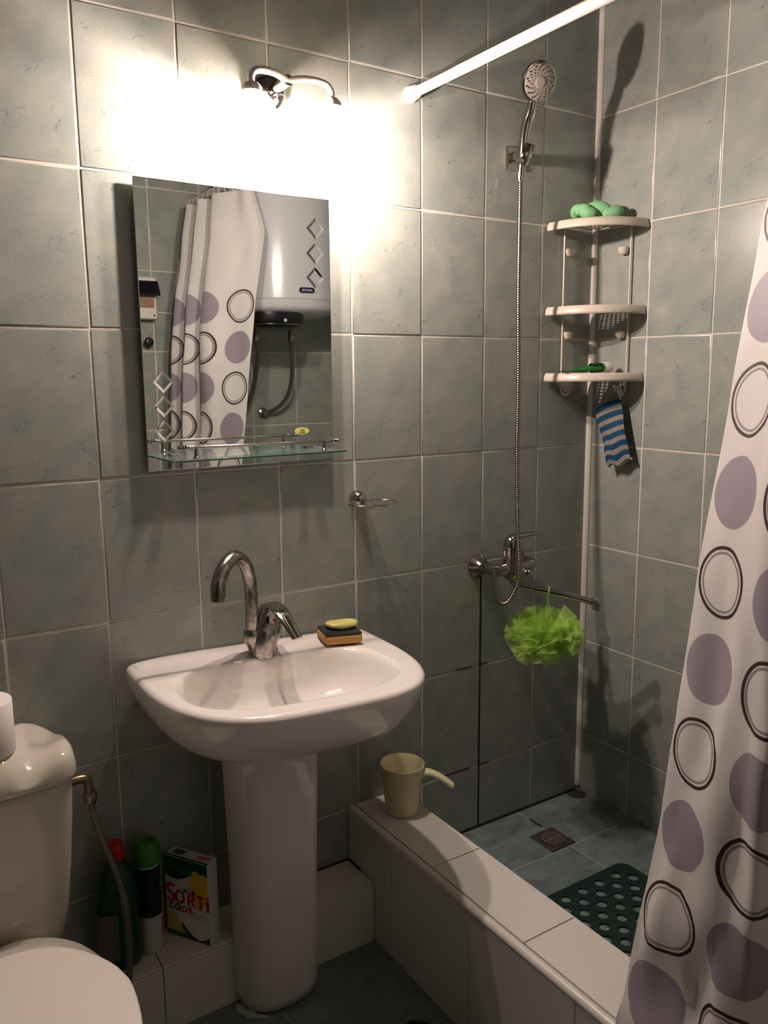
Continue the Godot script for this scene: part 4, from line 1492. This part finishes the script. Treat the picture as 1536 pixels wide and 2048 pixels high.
	var nV := 22
	var TL := Vector3(-0.004, -0.035, -0.086)
	var TR := Vector3(0.0, 0.0, 0.0)
	var BR := Vector3(-0.004, -0.168, 0.046)
	var BL := Vector3(-0.006, -0.194, -0.030)
	for side in [1.0, -1.0]:
		front = []
		uvs = []
		for j in nV + 1:
			var v := float(j) / nV
			var row := []
			var uv := []
			for i in nU + 1:
				var u := float(i) / nU
				var p := TL.lerp(TR, u).lerp(BL.lerp(BR, u), v)
				var puff := pow(sin(PI * clampf(u, 0, 1)), 0.6) * (0.3 + 0.7 * pow(sin(PI * clampf(v * 0.92 + 0.05, 0, 1)), 0.5))
				p.x -= side * 0.010 * puff + 0.003 * sin(v * 9.0 + u * 3.0)
				p.y += 0.004 * sin(u * PI) * (1.0 - v) + (0.006 * sin(u * 9.0) * v * v)
				row.append(p)
				uv.append(Vector2(u, v))
			front.append(row)
			uvs.append(uv)
		if side > 0:
			part("knit", skin(front, false, uvs), M.mitt, mt)
			var hem := []
			for i in nU + 1:
				hem.append(front[-1][i] + Vector3(0.008, 0, 0))
			part("hem", tube(hem, 0.0032, 8), M.mitt_hem, mt)
		else:
			part("knit", skin(front, false, uvs), M.mitt, mt)
	part("loop", tube(smooth_path([Vector3(0, -0.002, 0), Vector3(-0.002, 0.02, -0.006), Vector3(-0.001, 0.028, -0.004), Vector3(0.002, 0.018, 0.001), Vector3(0, -0.004, 0.0)], 5), 0.0016, 6), M.mitt_hem, mt)


# ---------------------------------------------------------------- goods on the ledge
func ledge_goods() -> void:
	var Y := 0.1605
	var b := thing("cleaner_bottle", "dark green bottle with a red cap, on the ledge behind the inlet hose", "bottle", Vector3(-0.040, Y, 0.064))
	var loops := []
	for e in [[0.0, 0.040, 0.026], [0.006, 0.046, 0.030], [0.03, 0.047, 0.031], [0.11, 0.046, 0.030], [0.15, 0.043, 0.029], [0.19, 0.038, 0.028], [0.22, 0.030, 0.025], [0.24, 0.018, 0.018], [0.25, 0.014, 0.014], [0.258, 0.014, 0.014]]:
		var ring := super_ring(0.006 * e[0] / 0.25, 0, e[1], e[2], e[0], 2.5, 40)
		ring.reverse()
		loops.append(ring)
	var st := begin()
	add_skin(st, loops, true)
	fan(st, Vector3.ZERO, loops[0], true)
	part("body", done(st), M.green_bottle, b)
	var lab := []
	for e in [0.035, 0.07, 0.105, 0.14]:
		var row := []
		for i in 21:
			var a := deg_to_rad(95.0 + 80.0 * i / 20)
			row.append(Vector3(0.0478 * signf(cos(a)) * pow(absf(cos(a)), 0.8) + 0.002, e, 0.0318 * pow(absf(sin(a)), 0.8)))
		lab.append(row)
	part("label", skin(lab), M.label_grey, b)
	part("cap", lathe([Vector2(0, 0.250), Vector2(0.0185, 0.250), Vector2(0.019, 0.253), Vector2(0.0175, 0.280), Vector2(0.015, 0.284), Vector2(0, 0.285)], 24), M.red_cap, b, Vector3(0.006, 0, 0))

	var c := thing("spray_can", "dark and white can with a bright green cap, on the ledge beside the detergent box", "can", Vector3(0.036, Y, 0.050), Vector3(0, 0.9, 0))
	part("body", lathe([Vector2(0, 0.0), Vector2(0.024, 0.0), Vector2(0.0265, 0.003), Vector2(0.0265, 0.205), Vector2(0.022, 0.214), Vector2(0, 0.214)], 32), M.can_white, c)
	part("dark_band", lathe([Vector2(0.0268, 0.090), Vector2(0.0268, 0.205)], 32), M.can_dark, c)
	var patch := []
	for y in [0.035, 0.055, 0.085]:
		var row := []
		for i in 12:
			var a := deg_to_rad(20.0 + 75.0 * i / 11)
			row.append(Vector3(0.0269 * cos(a), y + 0.006 * sin(i * 0.5), 0.0269 * sin(a)))
		patch.append(row)
	part("red_patch", skin(patch), M.can_red, c)
	part("seam", tube([Vector3(0.0055, 0.002, 0.0262), Vector3(0.0055, 0.205, 0.0262)], 0.0007, 6), M.can_white, c)
	part("cap", lathe([Vector2(0, 0.209), Vector2(0.0272, 0.209), Vector2(0.0278, 0.212), Vector2(0.0272, 0.246), Vector2(0.022, 0.258), Vector2(0.014, 0.260), Vector2(0.012, 0.256), Vector2(0, 0.256)], 32), M.green_cap, c)

	# detergent box: front turned to the left
	var turn := atan2(-0.84, 0.54)
	var d := thing("detergent_box", "white, green and yellow detergent box with red SORTI lettering, on the ledge", "box", Vector3(0.128, Y + 0.0005, 0.060), Vector3(0, turn, 0))
	var w := 0.118
	var hh := 0.195
	var dp := 0.036
	part("carton", rbox(Vector3(w, hh, dp), 0.0012), M.box_side, d, Vector3(0, hh / 2, 0))
	var q := QuadMesh.new()
	q.size = Vector2(w - 0.002, hh - 0.002)
	part("front_print", q, M.box_front, d, Vector3(0, hh / 2, dp / 2 + 0.0003))
	part("top_band", slab([[Vector3(-w / 2 + 0.001, hh + 0.0001, dp / 2 - 0.006), Vector3(w / 2 - 0.001, hh + 0.0005, dp / 2 - 0.0005)]]), M.box_green, d)
	part("top_code", slab([[Vector3(-0.045, hh + 0.0001, -0.011), Vector3(-0.016, hh + 0.0005, 0.007)]]), M.print_grey, d)
	var zf := dp / 2 + 0.0006
	letters("S", 0.047, M.print_red, d, Vector3(-0.042, 0.105, zf), Vector3(0, 0, 0.05), true, 0.92)
	letters("ORTi", 0.034, M.print_red, d, Vector3(0.014, 0.0985, zf), Vector3(0, 0, -0.03), true, 0.92)
	letters("CO", 0.0165, M.print_dark, d, Vector3(-0.034, 0.073, zf), Vector3.ZERO, true)
	letters("L", 0.0165, M.print_gold, d, Vector3(-0.0165, 0.0725, zf), Vector3.ZERO, true)
	letters("OR", 0.0165, M.print_red, d, Vector3(-0.0005, 0.072, zf), Vector3.ZERO, true)
	letters("SORTI", 0.0085, M.print_red, d, Vector3(0.036, hh + 0.0006, -0.002), Vector3(-PI / 2, 0, 0), true)


# ---------------------------------------------------------------- the rest
func small_things() -> void:
	# dipper on the curb
	var m := thing("plastic_dipper", "cream plastic dipper mug with a side handle, standing on the curb", "dipper", Vector3(0.678, 0.3105, 0.098))
	part("cup", lathe([Vector2(0, 0.0), Vector2(0.039, 0.0), Vector2(0.0425, 0.003), Vector2(0.047, 0.05), Vector2(0.0515, 0.095), Vector2(0.0535, 0.097), Vector2(0.0562, 0.126), Vector2(0.0572, 0.129), Vector2(0.0556, 0.1305), Vector2(0.0542, 0.126), Vector2(0.0512, 0.098), Vector2(0.045, 0.05), Vector2(0.0405, 0.004), Vector2(0, 0.004)], 48), M.mug, m)
	var hd := Vector3(0.80, 0, 0.60)
	var hp := smooth_path([hd * 0.049 + Vector3(0, 0.106, 0), hd * 0.070 + Vector3(0, 0.106, 0), hd * 0.095 + Vector3(0, 0.096, 0), hd * 0.120 + Vector3(0, 0.078, 0), hd * 0.130 + Vector3(0, 0.068, 0)], 6)
	var hr := []
	for i in hp.size():
		hr.append(lerpf(0.0165, 0.0125, minf(1.0, float(i) / 8)) if i < hp.size() - 3 else 0.0115 - 0.002 * (i - hp.size() + 3))
	part("handle", tube(hp, hr, 16, true, Vector2(1.0, 0.62)), M.mug, m)

	# wire soap holder
	var s := thing("soap_holder", "chrome wire soap holder with a domed wall knob, right of the mirror's foot", "soap holder", Vector3(0.612, 1.115, 0.0))
	part("knob", lathe([Vector2(0, 0.030), Vector2(0.007, 0.029), Vector2(0.0145, 0.024), Vector2(0.019, 0.014), Vector2(0.021, 0.004), Vector2(0.021, 0), Vector2(0, 0)], 32), M.chrome, s, Vector3.ZERO, Vector3(PI / 2, 0, 0))
	var ov := []
	for i in 41:
		var a := TAU * i / 40
		ov.append(Vector3(0.006 + 0.064 * cos(a), -0.004, 0.066 + 0.042 * sin(a)))
	part("wire_oval", tube(ov, 0.0017, 8, false), M.chrome, s)
	part("wire_bar", tube(smooth_path([Vector3(-0.010, -0.004, 0.028), Vector3(-0.012, -0.012, 0.05), Vector3(-0.012, -0.012, 0.09), Vector3(-0.012, -0.004, 0.106)], 5), 0.0014, 8), M.chrome, s)
	part("wire_bar", tube(smooth_path([Vector3(0.022, -0.004, 0.026), Vector3(0.024, -0.012, 0.05), Vector3(0.024, -0.012, 0.09), Vector3(0.024, -0.004, 0.106)], 5), 0.0014, 8), M.chrome, s)
	part("wire_stem", tube([Vector3(0, -0.003, 0.0), Vector3(0, -0.004, 0.027)], 0.003, 10), M.chrome, s)

	# toe of a dark slipper by the curb
	var sl := thing("slipper", "dark slipper toe on the floor beside the curb, at the bottom edge", "slipper", Vector3(0.50, 0.0015, 0.53), Vector3(0, deg_to_rad(15), 0))
	var sole := PackedVector2Array()
	for i in 32:
		var a := TAU * i / 32
		sole.append(Vector2((0.045 + 0.004 * sin(a)) * cos(a), 0.125 * sin(a)))
	part("sole", slice_shape(sole, 0.0, 0.018, 0.003), M.black, sl)
	var up := []
	for j in 9:
		var row := []
		var z := lerpf(-0.112, 0.0, float(j) / 8)
		var hw := 0.042 * sqrt(maxf(0.02, 1.0 - pow(z / 0.124, 2.0)))
		for i in 13:
			var a := PI * i / 12
			row.append(Vector3(-hw * cos(a), 0.016 + (0.016 + 0.028 * float(j) / 8) * sin(a), z))
		up.append(row)
	part("upper", skin(up), M.black, sl)
